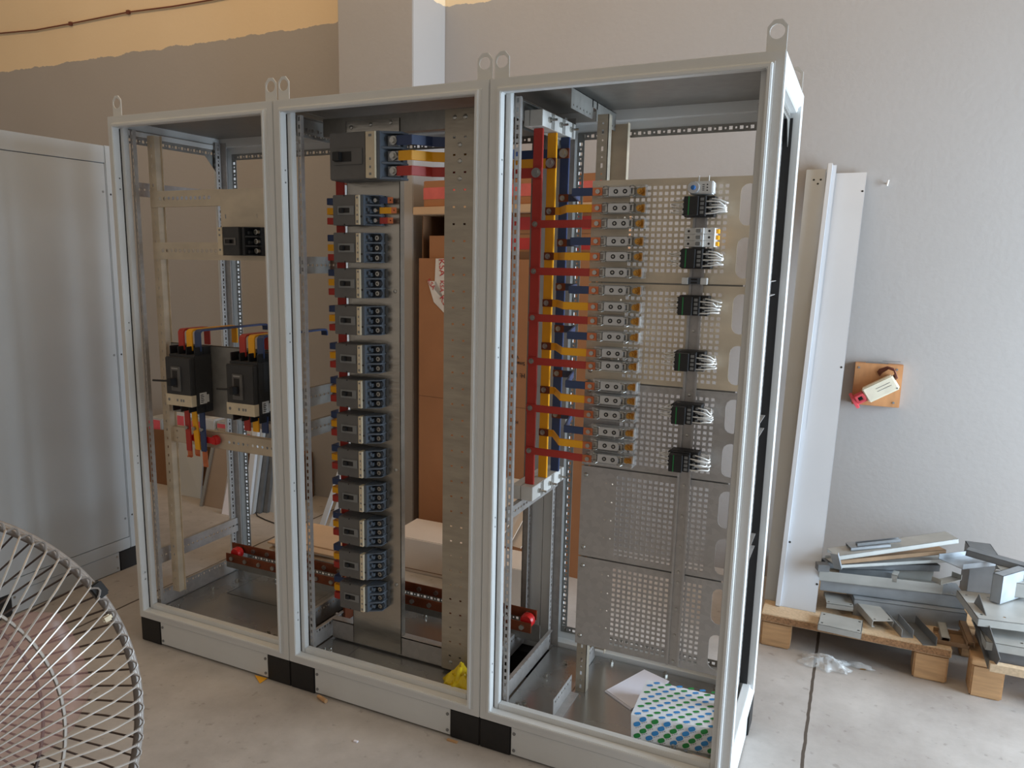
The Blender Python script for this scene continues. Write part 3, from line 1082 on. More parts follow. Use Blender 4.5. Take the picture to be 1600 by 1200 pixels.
CPX = ((1094, 322), (1087, 404), (1080, 478), (1073, 565), (1069, 648), (1065, 722))
CL = ['right below the blue-dial thermostat', 'just below the white miniature breaker', 'in the upper half of the second plate', 'at the foot of the second plate', 'upper one on the third plate', 'lower one on the third plate, lowest of all']
for k, (px, py) in enumerate(CPX):
    c = make_contactor(k)
    p = at(px, py, Y=0.175)
    c.location = (2.172, YP - 0.0098, p.z)
    tag(c, 'black contactor with white wires, ' + CL[k], 'contactor', 'black contactors on the vertical rail')

# thermostat on top
p = at(1100, 293, Y=0.20)
o0 = Vector((2.178, YP - 0.0098, p.z))
t = thing('thermostat', 'small pale thermostat with a round blue dial at the top of the rail', 'thermostat', o0)
MB().box(o0.x - 0.032, o0.x + 0.034, o0.y - 0.042, o0.y, o0.z - 0.018, o0.z + 0.018).build('housing', 'white_plastic', t, o0, 0.003)
d = MB().lathe([(0.0175, 0), (0.0175, -0.004), (0.016, -0.008), (0.001, -0.008)], (o0.x - 0.020, o0.y - 0.042, o0.z), 20, 'y').build('dial_ring', 'zinc_block', t, o0)
MB().lathe([(0.007, 0), (0.006, -0.007), (0.001, -0.008)], (o0.x - 0.020, o0.y - 0.05, o0.z), 12, 'y').build('dial_knob', 'blue_plastic', d, o0)
mb = MB()
for z in (-0.008, -0.003, 0.002, 0.007):
    mb.box(o0.x + 0.004, o0.x + 0.010, o0.y - 0.0425, o0.y - 0.0419, o0.z + z, o0.z + z + 0.002)
for z in (-0.008, 0.0, 0.008):
    mb.cyl((o0.x + 0.018, o0.y - 0.0418, o0.z + z), (o0.x + 0.018, o0.y - 0.0428, o0.z + z), 0.002, 8)
mb.build('printed_scale', 'ink', t, o0)
mb = MB()
for x in (-0.012, 0.016):
    mb.cyl((o0.x + x, o0.y - 0.012, o0.z + 0.018), (o0.x + x, o0.y - 0.012, o0.z + 0.036), 0.0018, 6)
mb.build_each('lead_pin', 'white_wire', t, o0)

# three-pole miniature breaker
p = at(1096, 371, Y=0.19)
o0 = Vector((2.182, YP - 0.0098, p.z))
t = thing('miniature_circuit_breaker', 'white three-pole miniature breaker with yellow tips between the two upper contactors', 'miniature circuit breaker', o0)
for k in (-1, 0, 1):
    z = o0.z + k * 0.0178
    m_ = MB().box(o0.x - 0.042, o0.x + 0.045, o0.y - 0.044, o0.y, z - 0.0086, z + 0.0086).box(o0.x - 0.008, o0.x + 0.016, o0.y - 0.068, o0.y - 0.044, z - 0.0086, z + 0.0086).box(o0.x + 0.016, o0.x + 0.045, o0.y - 0.056, o0.y - 0.044, z - 0.0086, z + 0.0086).build('pole_module', 'white_plastic', t, o0, 0.0008)
    MB().box(o0.x - 0.004, o0.x + 0.010, o0.y - 0.076, o0.y - 0.068, z - 0.005, z + 0.005).build('toggle', 'bezel_grey', m_, o0, 0.001)
    MB().cyl((o0.x + 0.030, o0.y - 0.0555, z), (o0.x + 0.030, o0.y - 0.0568, z), 0.0034, 10).cyl((o0.x - 0.030, o0.y - 0.0435, z), (o0.x - 0.030, o0.y - 0.0448, z), 0.0034, 10).build_each('screw_hole', 'ink', m_, o0)
    MB().box(o0.x + 0.0455, o0.x + 0.0525, o0.y - 0.036, o0.y - 0.01, z - 0.006, z + 0.006).build('yellow_tip', 'yellow_sleeve', m_, o0, 0.0008)

# small terminal clamp
p = at(1083, 439, Y=0.23)
o0 = Vector((2.172, YP - 0.0098, p.z))
t = thing('terminal_block', 'small grey terminal clamp on the rail between the first and second plates', 'terminal block', o0)
MB().box(o0.x - 0.03, o0.x + 0.03, o0.y - 0.022, o0.y, o0.z - 0.009, o0.z + 0.009).build('body', 'breaker_blue_grey', t, o0, 0.001)
for s in (-1, 1):
    MB().box(o0.x + s * 0.027 - 0.009, o0.x + s * 0.027 + 0.009, o0.y - 0.026, o0.y - 0.002, o0.z - 0.0095, o0.z + 0.0095).build('end_stop', 'white_plastic', t, o0, 0.001)
MB().box(o0.x - 0.010, o0.x + 0.008, o0.y - 0.024, o0.y - 0.022, o0.z - 0.007, o0.z - 0.002).box(o0.x - 0.010, o0.x + 0.008, o0.y - 0.024, o0.y - 0.022, o0.z + 0.002, o0.z + 0.007).build('clamp_slot', 'ink', t, o0)

# paper and the patterned box on the cabinet floor
ZF = PL + 0.0285
a, b, c, d = at(945, 1081, Z=ZF), at(1007, 1048, Z=ZF), at(1045, 1066, Z=ZF), at(985, 1110, Z=ZF)
mb = MB().sheet(a, d, c, b, 0.004)
mb.sheet(Vector(a) + Vector((0.004, 0.003, 0.0055)), Vector(d) + Vector((0.004, 0.004, 0.0055)), Vector(c) + Vector((0.003, -0.004, 0.006)), Vector(b) + Vector((0, -0.004, 0.006)), 0.001)
solo(mb, 'folded_paper', 'paper_white', 'folded white paper sheets lying half under the patterned box', 'paper')

t0 = Vector((2.19, 0.24, ZF))
t = thing('carton_box', 'white carton printed with green and blue ovals on the nearest cabinet floor', 'box', t0)
ZT = ZF + 0.066
A_, B_, C_, D_ = at(1010, 1062, Z=ZT), at(1126, 1088, Z=ZT), at(1121, 1140, Z=ZT), at(986, 1116, Z=ZT)
E_, F_ = at(1121, 1180, Z=ZF + 0.004), at(986, 1152, Z=ZF + 0.004)
mb = MB()
lowA, lowB = Vector((A_.x, A_.y, ZF)), Vector((B_.x, B_.y, ZF))
lowE, lowF = Vector((E_.x, E_.y, ZF)), Vector((F_.x, F_.y, ZF))
mb.add([A_, B_, C_, D_, E_, F_, lowA, lowB, lowE, lowF], [(0, 3, 2, 1), (3, 5, 4, 2), (5, 9, 8, 4), (0, 1, 7, 6), (1, 2, 4, 8, 7), (3, 0, 6, 9, 5), (6, 7, 8, 9)])
body_mb = mb


def ovals(mb_g, mb_b, mb_i, P00, P10, P01, nu, nv, w, h, start=0):
    U, V = (P10 - P00), (P01 - P00)
    lu, lv = U.length, V.length
    Uh, Vh = U.normalized(), V.normalized()
    nrm = Uh.cross(Vh).normalized() * 0.0006
    for j in range(nv):
        for i in range(nu):
            u = (i + 0.5 + (0.5 if j % 2 else 0.0)) / nu * lu
            v = (j + 0.5) / nv * lv
            if u + w * 0.52 > lu or v + h * 0.6 > lv or u < w * 0.52 or v < h * 0.6:
                continue
            tgt = mb_g if (i + (j // 2) + start) % 2 else mb_b
            c0 = P00 + (P10 - P00) * (u / lu) + (P01 - P00) * (v / lv) + nrm
            ca, sa = math.cos(0.42), math.sin(0.42)
            vs = []
            for k in range(14):
                an = 2 * math.pi * k / 14
                ex, ey = math.cos(an), math.sin(an)
                ex, ey = w * 0.5 * math.copysign(abs(ex) ** 0.7, ex), h * 0.5 * math.copysign(abs(ey) ** 0.85, ey)
                vs.append(c0 + Uh * (ex * ca - ey * sa) + Vh * (ex * sa + ey * ca))
            tgt.add(vs, [tuple(range(14))])
            q = c0 - Vh * (h * 0.95) + Uh * (w * 0.1)
            for s in range(3):
                g = q + Uh * (s * w * 0.28 - w * 0.3) + Vh * (s * w * 0.12)
                mb_i.add([g, g + Uh * w * 0.2 + Vh * w * 0.08, g + Uh * w * 0.18 + Vh * (w * 0.08 + 0.0016), g - Uh * w * 0.02 + Vh * 0.0016], [(0, 1, 2, 3)])


mg, mbl, mi_ = MB(), MB(), MB()
ovals(mg, mbl, mi_, D_, C_, A_, 7, 10, 0.021, 0.0125)
ovals(mg, mbl, mi_, F_, E_, D_, 7, 4, 0.023, 0.0135, 1)
for k, m_ in ((1, mg), (2, mbl), (3, mi_)):
    body_mb.mi = k
    body_mb.add(m_.v, m_.f)
body_mb.build('carton_body', ['carton_print_white', 'pattern_green', 'pattern_blue', 'bezel_grey'], t, t0, smooth=False)

p = at(1096, 1192, Z=ZF)
mb = MB().box(p.x - 0.03, p.x + 0.03, p.y - 0.016, p.y + 0.016, ZF, ZF + 0.012)
o = solo(mb, 'label_card', 'carton_white', 'small pale card with a red mark at the front of the nearest cabinet floor', 'card')
MB().box(p.x - 0.018, p.x + 0.012, p.y - 0.004, p.y + 0.01, ZF + 0.012, ZF + 0.0126).build('red_mark', 'red_tape', o, o.location)

# ------------------------------------------------------------------ middle cabinet
YM = 0.18
mb = MB().box(0.968, 1.185, YM, YM + 0.002, 0.145, 2.075).box(1.183, 1.185, YM, YM + 0.028, 0.145, 2.075).box(0.968, 0.970, YM, YM + 0.02, 0.145, 2.075)
pl = solo(mb, 'mounting_plate', 'panel_zinc', 'tall zinc panel behind the column of grey breakers', 'mounting plate', (1.08, YM, 0.145))
mb = MB()
for x, z in ((0.99, 2.055), (1.07, 2.06), (1.15, 2.062), (1.165, 0.42), (1.165, 0.86), (1.165, 1.50)):
    mb.lathe([(0.007, 0), (0.006, -0.003), (0.001, -0.0045)], (x, YM, z), 10, 'y')
mb.build_each('rivet', 'steel_bolt', pl, (1.08, YM, 0.145))

hs = []
z = 0.20
while z < 2.05:
    for x in (0.034, 0.074):
        hs.append(rect(x - 0.0045, x + 0.0045, z - 0.003, z + 0.003))
    z += 0.0545
mb = MB().plate(rect(0, 0.112, 0.145, 2.085), hs, (1.364, YM - 0.012, 0), (1, 0, 0), (0, 0, 1), -0.002)
mb.box(1.364, 1.366, YM - 0.010, YM + 0.02, 0.145, 2.085).box(1.474, 1.476, YM - 0.010, YM + 0.02, 0.145, 2.085)
pu = solo(mb, 'perforated_upright', 'galvanised_rough', 'wide zinc upright with two rows of slots right of the breaker column', 'upright', (1.42, YM, 0.145), smooth=False)
mb = MB()
for x, z in ((1.399, 2.06), (1.437, 2.06), (1.418, 1.975), (1.418, 1.925), (1.418, 1.87), (1.40, 0.175), (1.44, 0.175)):
    mb.lathe([(0.008, 0), (0.007, -0.003), (0.001, -0.005)], (x, YM - 0.012, z), 10, 'y')
mb.build_each('rivet', 'steel_bolt', pu, (1.42, YM, 0.145))

mb = MB()
for z0 in (PL + 0.029, ):
    mb.box(0.868, 1.532, YM - 0.004 + 0.006, YM + 0.006, z0 + 0.006, z0 + 0.078).box(0.868, 1.532, YM + 0.002, YM + 0.04, z0 + 0.076, z0 + 0.078).box(0.868, 1.532, YM + 0.002, YM + 0.04, z0 + 0.005, z0 + 0.007)
solo(mb, 'bottom_channel', 'galvanised', 'long zinc channel across the bottom of the middle cabinet', 'crossbar')
mb = MB().box(0.868, 1.532, YM + 0.004, YM + 0.006, 2.03, 2.09).box(0.868, 1.532, YM + 0.006, YM + 0.04, 2.03, 2.032)
solo(mb, 'top_channel', 'galvanised_dull', 'long zinc channel across the top of the middle cabinet', 'crossbar')


def make_breaker(right_tabs=False, L=0.165, Hh=0.101, Dp=0.082):
    """moulded-case breaker lying on its side: x along, y towards the viewer is negative, z up"""
    t = thing('circuit_breaker', 'x', 'circuit breaker')
    h = Hh / 2
    mb = MB().box(0.0, 0.112, -0.060, -0.001, -h, h).box(0.004, 0.098, -Dp, -0.060, -h, h)
    b = mb.build('case', 'breaker_grey', t, bevel=0.0022)
    mb = MB()
    for x in (0.052,):
        for s in (-1, 1):
            mb.cyl((x, -Dp - 0.0004, s * (h - 0.003)), (x, -Dp + 0.002, s * (h - 0.003)), 0.0028, 8)
    mb.cyl((0.116, -0.0745, -h * 0.42), (0.116, -0.072, -h * 0.42), 0.004, 8)
    mb.build_each('cover_screw', 'ink', b)
    mb = MB().plate(rect(0.026, 0.092, -0.016, 0.014), [rect(0.032, 0.075, -0.0095, 0.0075)], (0, -Dp, 0), (1, 0, 0), (0, 0, 1), 0.003)
    bz = mb.build('handle_bezel', 'bezel_grey', t, bevel=0.0008)
    mb = MB().box(0.0325, 0.0745, -Dp + 0.0004, -Dp - 0.0006, -0.009, 0.007)
    mb.build('handle_slot', 'ink', bz)
    mb = MB().box(0.036, 0.052, -Dp - 0.012, -Dp - 0.0004, -0.008, 0.006)
    mb.build('toggle_handle', 'black_plastic', t, bevel=0.0015)
    mb = MB().box(0.077, 0.090, -Dp - 0.0034, -Dp - 0.003, -0.014, 0.012)
    mb.build('rating_plate', 'bezel_grey', bz)
    mb = MB().box(0.0985, 0.1125, -Dp - 0.001, -0.058, -h + 0.002, h - 0.002)
    mb.mi = 1
    for z, w_, hh in ((h - 0.010, 0.007, 0.006), (0.014, 0.004, 0.008), (-0.001, 0.002, 0.006), (-0.016, 0.006, 0.006), (-h + 0.012, 0.008, 0.009)):
        mb.box(0.1055 - w_ / 2, 0.1055 + w_ / 2, -Dp - 0.0013, -Dp - 0.0008, z - hh / 2, z + hh / 2)
    mb.build('label_strip', ['cream_label', 'bezel_grey'], t)
    # stepped terminal end with three ribbed bays
    mb = MB().box(0.1128, 0.124, -0.074, -0.001, -h, h)
    for k in (-1.5, -0.5, 0.5, 1.5):
        z = k * Hh / 3.02
        mb.prism([(0.124, -0.001), (L, -0.001), (L, -0.040), (0.124, -0.066)], 'z', max(-h, z - 0.0028), min(h, z + 0.0028))
    mb.box(0.124, L - 0.004, -0.022, -0.001, -h, h)
    for k in (-1, 0, 1):
        z = k * Hh / 3.02
        mb.box(0.124, 0.136, -0.050, -0.022, z - 0.010, z + 0.003)
        mb.box(0.128, 0.134, -0.058, -0.050, z - 0.004, z + 0.008)
    mb.build('terminal_end', 'breaker_blue_grey', t, bevel=0.0008)
    for k in (-1, 0, 1):
        z = k * Hh / 3.02
        mb = MB().lathe([(0.0115, 0), (0.0115, -0.016), (0.0065, -0.016), (0.006, -0.008)], (L - 0.010, -0.022, z), 14, 'y')
        if not right_tabs:
            mb.build('terminal_socket', 'breaker_darker', t)
            MB().lathe([(0.0078, -0.0085), (0.0078, -0.0172), (0.0045, -0.0172), (0.004, -0.010)], (L - 0.010, -0.022, z), 12, 'y').build('terminal_lug', 'steel_bolt', t)
        else:
            c = {1: 'blue', 0: 'yellow', -1: 'red'}[k]
            MB().cyl((L - 0.016, -0.022, z), (L - 0.016, -0.040, z), 0.007, 10).build('terminal_lug', 'steel_bolt', t)
            e = 0.014 if k == 0 else 0.0
            tb = MB().strip([(L - 0.006, -0.026, z), (L + 0.012 + e, -0.026, z), (L + 0.026 + e, -0.026, z)], (0, 0, 0.021), 0.004).build('terminal_tab', c + '_sleeve', t, bevel=0.0006)
            tb['label'] = c + ' sleeved tab'
            mb = MB().plate(rect(L + 0.026 + e, L + 0.046 + e, z - 0.010, z + 0.010), [disc(L + 0.037 + e, z, 0.003, 8)], (0, -0.024, 0), (1, 0, 0), (0, 0, 1), 0.003)
            MB.build(mb, 'copper_end', 'copper', tb)
    for k in (-1, 0, 1):
        c = {1: 'blue', 0: 'yellow', -1: 'red'}[k]
        z = k * Hh / 3.02
        tb = MB().strip([(0.001, -0.036, z), (-0.050, -0.036, z), (-0.056, -0.030, z), (-0.056, 0.010, z)], (0, 0, 0.0225), 0.005).build('terminal_tab', c + '_sleeve', t, bevel=0.0008)
        tb['label'] = c + ' sleeved tab'
    return t


BRY = (328, 387, 443, 501, 561, 616, 671, 725, 778, 832, 884, 934)
bt = make_breaker(True)
bt.location = (0.962, YM, at(556, BRY[0], Y=0.1).z)
tag(bt, 'grey breaker with bare copper tabs on its right, just below the largest breaker', 'circuit breaker', 'grey breakers in a column')
b0 = make_breaker(False)
for k in range(1, 12):
    b = b0 if k == 1 else copy_tree(b0)
    b.location = (0.962, YM, at(556, BRY[k], Y=0.1).z)
    lab = ORD[k] if k < 11 else 'lowest'
    tag(b, 'small grey breaker, %s in the column of twelve alike' % lab, 'circuit breaker', 'grey breakers in a column')

# the larger breaker at the head of the column
zc = at(556, 244, Y=0.09).z
o0 = Vector((0.966, YM, zc))
t = thing('circuit_breaker', 'largest grey breaker of the column, at the top, feeding three coloured bars', 'circuit breaker', o0)
h = 0.076
Q = lambda *a: MB().box(o0.x + a[0], o0.x + a[1], YM + a[2], YM + a[3], zc + a[4], zc + a[5])
Q(0, 0.185, -0.075, -0.0008, -h, h).box(o0.x + 0.004, o0.x + 0.150, YM - 0.10, YM - 0.075, zc - h, zc + h).build('case', 'breaker_grey', t, o0, 0.003)
Q(0.024, 0.138, -0.105, -0.10, -0.028, 0.024).build('handle_bezel', 'breaker_grey', t, o0, 0.001)
Q(0.028, 0.096, -0.1062, -0.105, -0.018, 0.014).build('handle_slot', 'ink', t, o0)
Q(0.032, 0.060, -0.125, -0.105, -0.016, 0.013).build('toggle_handle', 'black_plastic', t, o0, 0.002)
mb = Q(0.1505, 0.186, -0.1015, -0.074, -h + 0.004, h - 0.002)
mb.mi = 1
for z, w_ in ((-0.012, 0.006), (-0.038, 0.007), (-0.060, 0.009), (0.062, 0.012)):
    mb.box(o0.x + 0.168 - w_ / 2, o0.x + 0.168 + w_ / 2, YM - 0.1019, YM - 0.1014, zc + z - 0.004, zc + z + 0.004)
mb.build('label_strip', ['cream_label', 'bezel_grey'], t, o0)
mb = Q(0.1865, 0.20, -0.092, -0.001, -h, h).box(o0.x + 0.20, o0.x + 0.25, YM - 0.028, YM - 0.001, zc - h, zc + h)
for k in (-1.5, -0.5, 0.5, 1.5):
    z = zc + k * 0.0485
    mb.prism([(o0.x + 0.20, YM - 0.001), (o0.x + 0.255, YM - 0.001), (o0.x + 0.255, YM - 0.05), (o0.x + 0.20, YM - 0.085)], 'z', z - 0.0035, z + 0.0035)
mb.build('terminal_end', 'breaker_blue_grey', t, o0, 0.001)
for k, c in ((1, 'blue'), (0, 'yellow'), (-1, 'red')):
    z = zc + k * 0.0485
    MB().box(o0.x + 0.201, o0.x + 0.24, YM - 0.046, YM - 0.028, z - 0.0165, z + 0.0165).build('terminal_pad', 'zinc_block', t, o0, 0.001)
    MB().cyl((o0.x + 0.228, YM - 0.046, z), (o0.x + 0.228, YM - 0.058, z), 0.0145, 16).cyl((o0.x + 0.228, YM - 0.058, z), (o0.x + 0.228, YM - 0.066, z), 0.0095, 6).build('terminal_bolt', 'steel_bolt', t, o0)
    tb = MB().strip([(o0.x + 0.001, YM - 0.04, z), (o0.x - 0.03, YM - 0.04, z), (o0.x - 0.034, YM - 0.01, z)], (0, 0, 0.028), 0.005).build('terminal_tab', c + '_sleeve', t, o0, 0.0008)
    tb['label'] = c + ' sleeved tab'

# three bars from the large breaker to the busbars of the next cabinet
for k, c in ((1, 'blue'), (0, 'yellow'), (-1, 'red')):
    z = zc + k * 0.0485
    xb, yb = XB[c]
    zb = {'blue': 1.965, 'yellow': 1.923, 'red': 1.883}[c]
    y0, y1, y2 = YM - 0.05, YM + 0.018, yb - 0.010
    xs = {'blue': 1.205, 'yellow': 1.212, 'red': 1.205}[c]
    pts = [(xs, y0, z), (1.262, y0, z), (1.300, y1, z), (1.46, y1, (z + zb) / 2), (1.52, y2, zb), (xb + 0.018, y2, zb)]
    mb = MB().strip(pts, (0, 0, 0.031), 0.007)
    off = ((xs + xb) / 2, y1, min(z, zb) - 0.016)
    o = solo(mb, 'feeder_bar', c + '_sleeve', '%s %s bar running from the largest breaker into the nearest cabinet' % ({'blue': 'upper', 'yellow': 'middle', 'red': 'lower'}[c], c), 'busbar', off, bevel=0.0012)
    MB().cyl((xb, y2 - 0.004, zb), (xb, y2 - 0.008, zb), 0.015, 16).cyl((xb, y2 - 0.008, zb), (xb, y2 - 0.017, zb), 0.010, 6).build_each('bar_bolt', 'steel_bolt', o, off)
    if c != 'red':
        MB().box(xb - 0.016, xb + 0.0185, y2 - 0.005, y2 + 0.003, zb - 0.016, zb + 0.016).build('copper_end', 'copper_dark', o, off, 0.0006)

# vertical bars left of the breakers
mb = MB().box(0.926, 0.961, YM - 0.008, YM - 0.001, 0.43, 2.02)
solo(mb, 'vertical_busbar', 'red_sleeve', 'dark red vertical bar half hidden behind the breaker column', 'busbar', bevel=0.001)
mb = MB().box(0.862, 0.872, 0.26, 0.32, 0.17, 2.03)
cb = solo(mb, 'earth_bar', 'copper_dark', 'brown copper bar with white spacers, edge-on left of the breaker column', 'busbar', (0.867, 0.29, 0.17), bevel=0.001)
mb = MB()
z = 0.24
while z < 2.0:
    mb.box(0.872, 0.886, 0.262, 0.318, z, z + 0.075)
    z += 0.13
mb.build_each('spacer', 'insulator_white', cb, (0.867, 0.29, 0.17), 0.001)

# copper earth bars along the bottom rear
t0 = Vector((0.9, 0.35, 0.28))
for nm, y, z, lab in (('earth_bar', 0.40, 0.312, 'rear copper earth bar with bolts near the cabinet floors'), ('earth_bar', 0.345, 0.283, 'front copper earth bar with bolts near the cabinet floors')):
    mb = MB().box(0.15 if y > 0.37 else 0.165, 1.64, y - 0.003, y + 0.003, z - 0.019, z + 0.019)
    o = solo(mb, nm, 'copper_dark', lab, 'earth bar', (0.9, y, z - 0.019), bevel=0.001)
    mb = MB()
    x = 0.20
    while x < 1.62:
        mb.cyl((x, y - 0.003, z), (x, y - 0.011, z), 0.010, 6)
        x += 0.078
    mb.build_each('bar_bolt', 'steel_bolt', o, (0.9, y, z - 0.019))
for x, lab in ((0.205, 'round red insulator on the left end of the copper earth bars'), (1.615, 'round red insulator on the right end of the copper earth bars')):
    mb = MB().lathe([(0.022, -0.018), (0.027, -0.008), (0.020, 0.0), (0.027, 0.008), (0.022, 0.018)], (x, 0.372, 0.30), 14, 'y')
    solo(mb, 'insulator', 'red_plastic', lab, 'insulator')
mb = MB().box(0.10, 1.65, 0.41, 0.413, 0.20, 0.268).box(0.10, 1.65, 0.413, 0.44, 0.20, 0.203)
solo(mb, 'earth_bar_rail', 'galvanised_dull', 'dark rail under the copper earth bars', 'rail')

# crumpled yellow plastic bag
rnd = random.Random(4)
def crumple(name, mats, cx, cy, z0, sx, sy, sz, label, cat, nu=18, nv=14, seed=1, rough=1.0, rotz=0.0):
    rnd = random.Random(seed)
    ph = [rnd.uniform(0, 6.28) for _ in range(12)]
    vs, fs = [], []
    for j in range(nv + 1):
        for i in range(nu + 1):
            u, v = i / nu * 2 - 1, j / nv * 2 - 1
            rr = max(abs(u), abs(v))
            e = 1 + 0.16 * math.sin(5 * math.atan2(v, u) + ph[0]) + 0.1 * math.sin(9 * math.atan2(v, u) + ph[1])
            x, y = u * sx * e, v * sy * e
            hgt = (1 - rr ** 2) * 0.45 + 0.28 * abs(math.sin(3.1 * u + 2 * v + ph[2])) * (1.1 - rr) + 0.3 * abs(math.sin(5.3 * v - 3 * u + ph[3])) * (1.1 - rr) + 0.16 * rnd.random()
            zz = z0 + 0.002 + sz * rough * max(0.0, hgt)
            ca, sa = math.cos(rotz), math.sin(rotz)
            vs.append((cx + x * ca - y * sa, cy + x * sa + y * ca, zz))
    for j in range(nv):
        for i in range(nu):
            a = j * (nu + 1) + i
            fs.append((a, a + 1, a + nu + 2, a + nu + 1))
    mb = MB().add(vs, fs)
    o = solo(mb, name, mats, label, cat, smooth=True, ang=28)
    md = o.modifiers.new('thickness', 'SOLIDIFY')
    md.thickness = 0.0008
    return o


crumple('plastic_bag', 'yellow_film', 1.485, 0.10, PL + 0.029, 0.062, 0.055, 0.085, 'crumpled yellow plastic bag in the front corner of the middle cabinet', 'plastic bag', seed=5)

# ------------------------------------------------------------------ left cabinet
YL = 0.10
mb = MB()
perforated(mb, (0.094, YL, 0.205), (1, 0, 0), (0, 0, 1), 0.036, 1.86, -0.002, 0.036, 0.006, 0.011, None)
mb.box(0.130, 0.132, YL, YL + 0.03, 0.205, 2.065).box(0.132, 0.140, YL + 0.028, YL + 0.03, 0.205, 2.065)
solo(mb, 'plate_upright', 'galvanised_warm', 'perforated upright at the left of the leftmost cabinet, behind the first black breaker', 'upright')
for nm, z0, z1, x1, lab in (('perforated_bar', 1.797, 1.857, 0.47, 'upper perforated crossbar in the leftmost cabinet'), ('perforated_bar', 1.598, 1.663, 0.755, 'lower perforated crossbar under the lone small breaker')):
    hs = [disc(x, (z1 - z0) * 0.52, 0.0075, 10) for x in [0.03 + 0.023 * i for i in range(1, int((x1 - 0.16) / 0.023))]]
    mb = MB().plate(rect(0, x1 - 0.098, 0, z1 - z0), hs, (0.098, YL - 0.003, z0), (1, 0, 0), (0, 0, 1), 0.002)
    mb.box(0.098, x1, YL - 0.002, YL + 0.015, z0, z0 + 0.002).box(0.098, x1, YL - 0.002, YL + 0.015, z1 - 0.002, z1)
    solo(mb, nm, 'galvanised_warm', lab, 'crossbar')
hs = [rect(0.02, 0.026, 0.035, 0.05), rect(0.02, 0.026, 0.085, 0.1), rect(0.17, 0.176, 0.035, 0.05), rect(0.17, 0.176, 0.085, 0.1)]
mb = MB().plate(rect(0, 0.29, 0, 0.19), hs, (0.462, YL - 0.006, 1.665), (1, 0, 0), (0, 0, 1), 0.002)
mb.box(0.462, 0.752, YL - 0.006, YL + 0.012, 1.853, 1.855)
solo(mb, 'mounting_plate', 'galvanised_warm', 'square brownish plate above and behind the lone small breaker', 'mounting plate')

# lone small breaker, turned the other way round
h = 0.0505
o0 = Vector((0.512, YL - 0.008, at(372, 377, Y=0.03).z))
t = thing('circuit_breaker', 'lone small dark breaker high in the leftmost cabinet', 'circuit breaker', o0)
Q = lambda *a: MB().box(o0.x + a[0], o0.x + a[1], o0.y + a[2], o0.y + a[3], o0.z + a[4], o0.z + a[5])
mb = Q(0.002, 0.108, -0.055, -0.0008, -h, h).box(o0.x + 0.026, o0.x + 0.104, o0.y - 0.075, o0.y - 0.055, o0.z - h, o0.z + h)
for k in (-1.5, -0.5, 0.5, 1.5):
    mb.box(o0.x - 0.012, o0.x + 0.003, o0.y - 0.04, o0.y - 0.001, o0.z + k * 0.0315 - 0.003, o0.z + k * 0.0315 + 0.003)
mb.build('case', 'breaker_dark', t, o0, 0.002)
mb = Q(0.004, 0.0255, -0.0765, -0.054, -h + 0.002, h - 0.002)
mb.mi = 1
for z in (0.04, 0.022, -0.03):
    mb.box(o0.x + 0.010, o0.x + 0.018, o0.y - 0.0769, o0.y - 0.0764, o0.z + z - 0.004, o0.z + z + 0.003)
mb.build('label_strip', ['cream_label', 'bezel_grey'], t, o0)
mb = MB().plate(rect(o0.x + 0.034, o0.x + 0.090, -0.014, 0.012), [rect(o0.x + 0.040, o0.x + 0.080, -0.008, 0.006)], (0, o0.y - 0.075, o0.z), (1, 0, 0), (0, 0, 1), 0.003)
bz = mb.build('handle_bezel', 'breaker_grey', t, o0, 0.0008)
Q(0.0405, 0.0795, -0.0756, -0.0748, -0.0075, 0.0055).build('handle_slot', 'ink', bz, o0)
Q(0.056, 0.070, -0.087, -0.075, -0.0065, 0.0045).build('toggle_handle', 'black_plastic', t, o0, 0.001)
mb = Q(0.1085, 0.122, -0.066, -0.001, -h, h).box(o0.x + 0.122, o0.x + 0.158, o0.y - 0.022, o0.y - 0.001, o0.z - h, o0.z + h)
for k in (-1.5, -0.5, 0.5, 1.5):
    z = o0.z + k * 0.0334
    mb.prism([(o0.x + 0.122, o0.y - 0.001), (o0.x + 0.16, o0.y - 0.001), (o0.x + 0.16, o0.y - 0.042), (o0.x + 0.122, o0.y - 0.064)], 'z', max(o0.z - h, z - 0.003), min(o0.z + h, z + 0.003))
for k in (-1, 0, 1):
    mb.box(o0.x + 0.124, o0.x + 0.134, o0.y - 0.055, o0.y - 0.022, o0.z + k * 0.0334 - 0.01, o0.z + k * 0.0334 + 0.002)
mb.build('terminal_end', 'breaker_darker', t, o0, 0.0008)
for k in (-1, 0, 1):
    MB().lathe([(0.0095, 0), (0.0095, -0.014), (0.006, -0.014), (0.0055, -0.006)], (o0.x + 0.146, o0.y - 0.022, o0.z + k * 0.0334), 12, 'y').build('terminal_lug', 'steel_bolt', t, o0)

# panel that carries the two big breakers
YB = 0.118
mb = MB().box(0.142, 0.752, YB, YB + 0.002, 0.985, 1.268).box(0.142, 0.752, YB, YB + 0.016, 1.266, 1.268)
solo(mb, 'mounting_plate', 'galvanised_dull', 'dull zinc panel behind the two big black breakers', 'mounting plate')


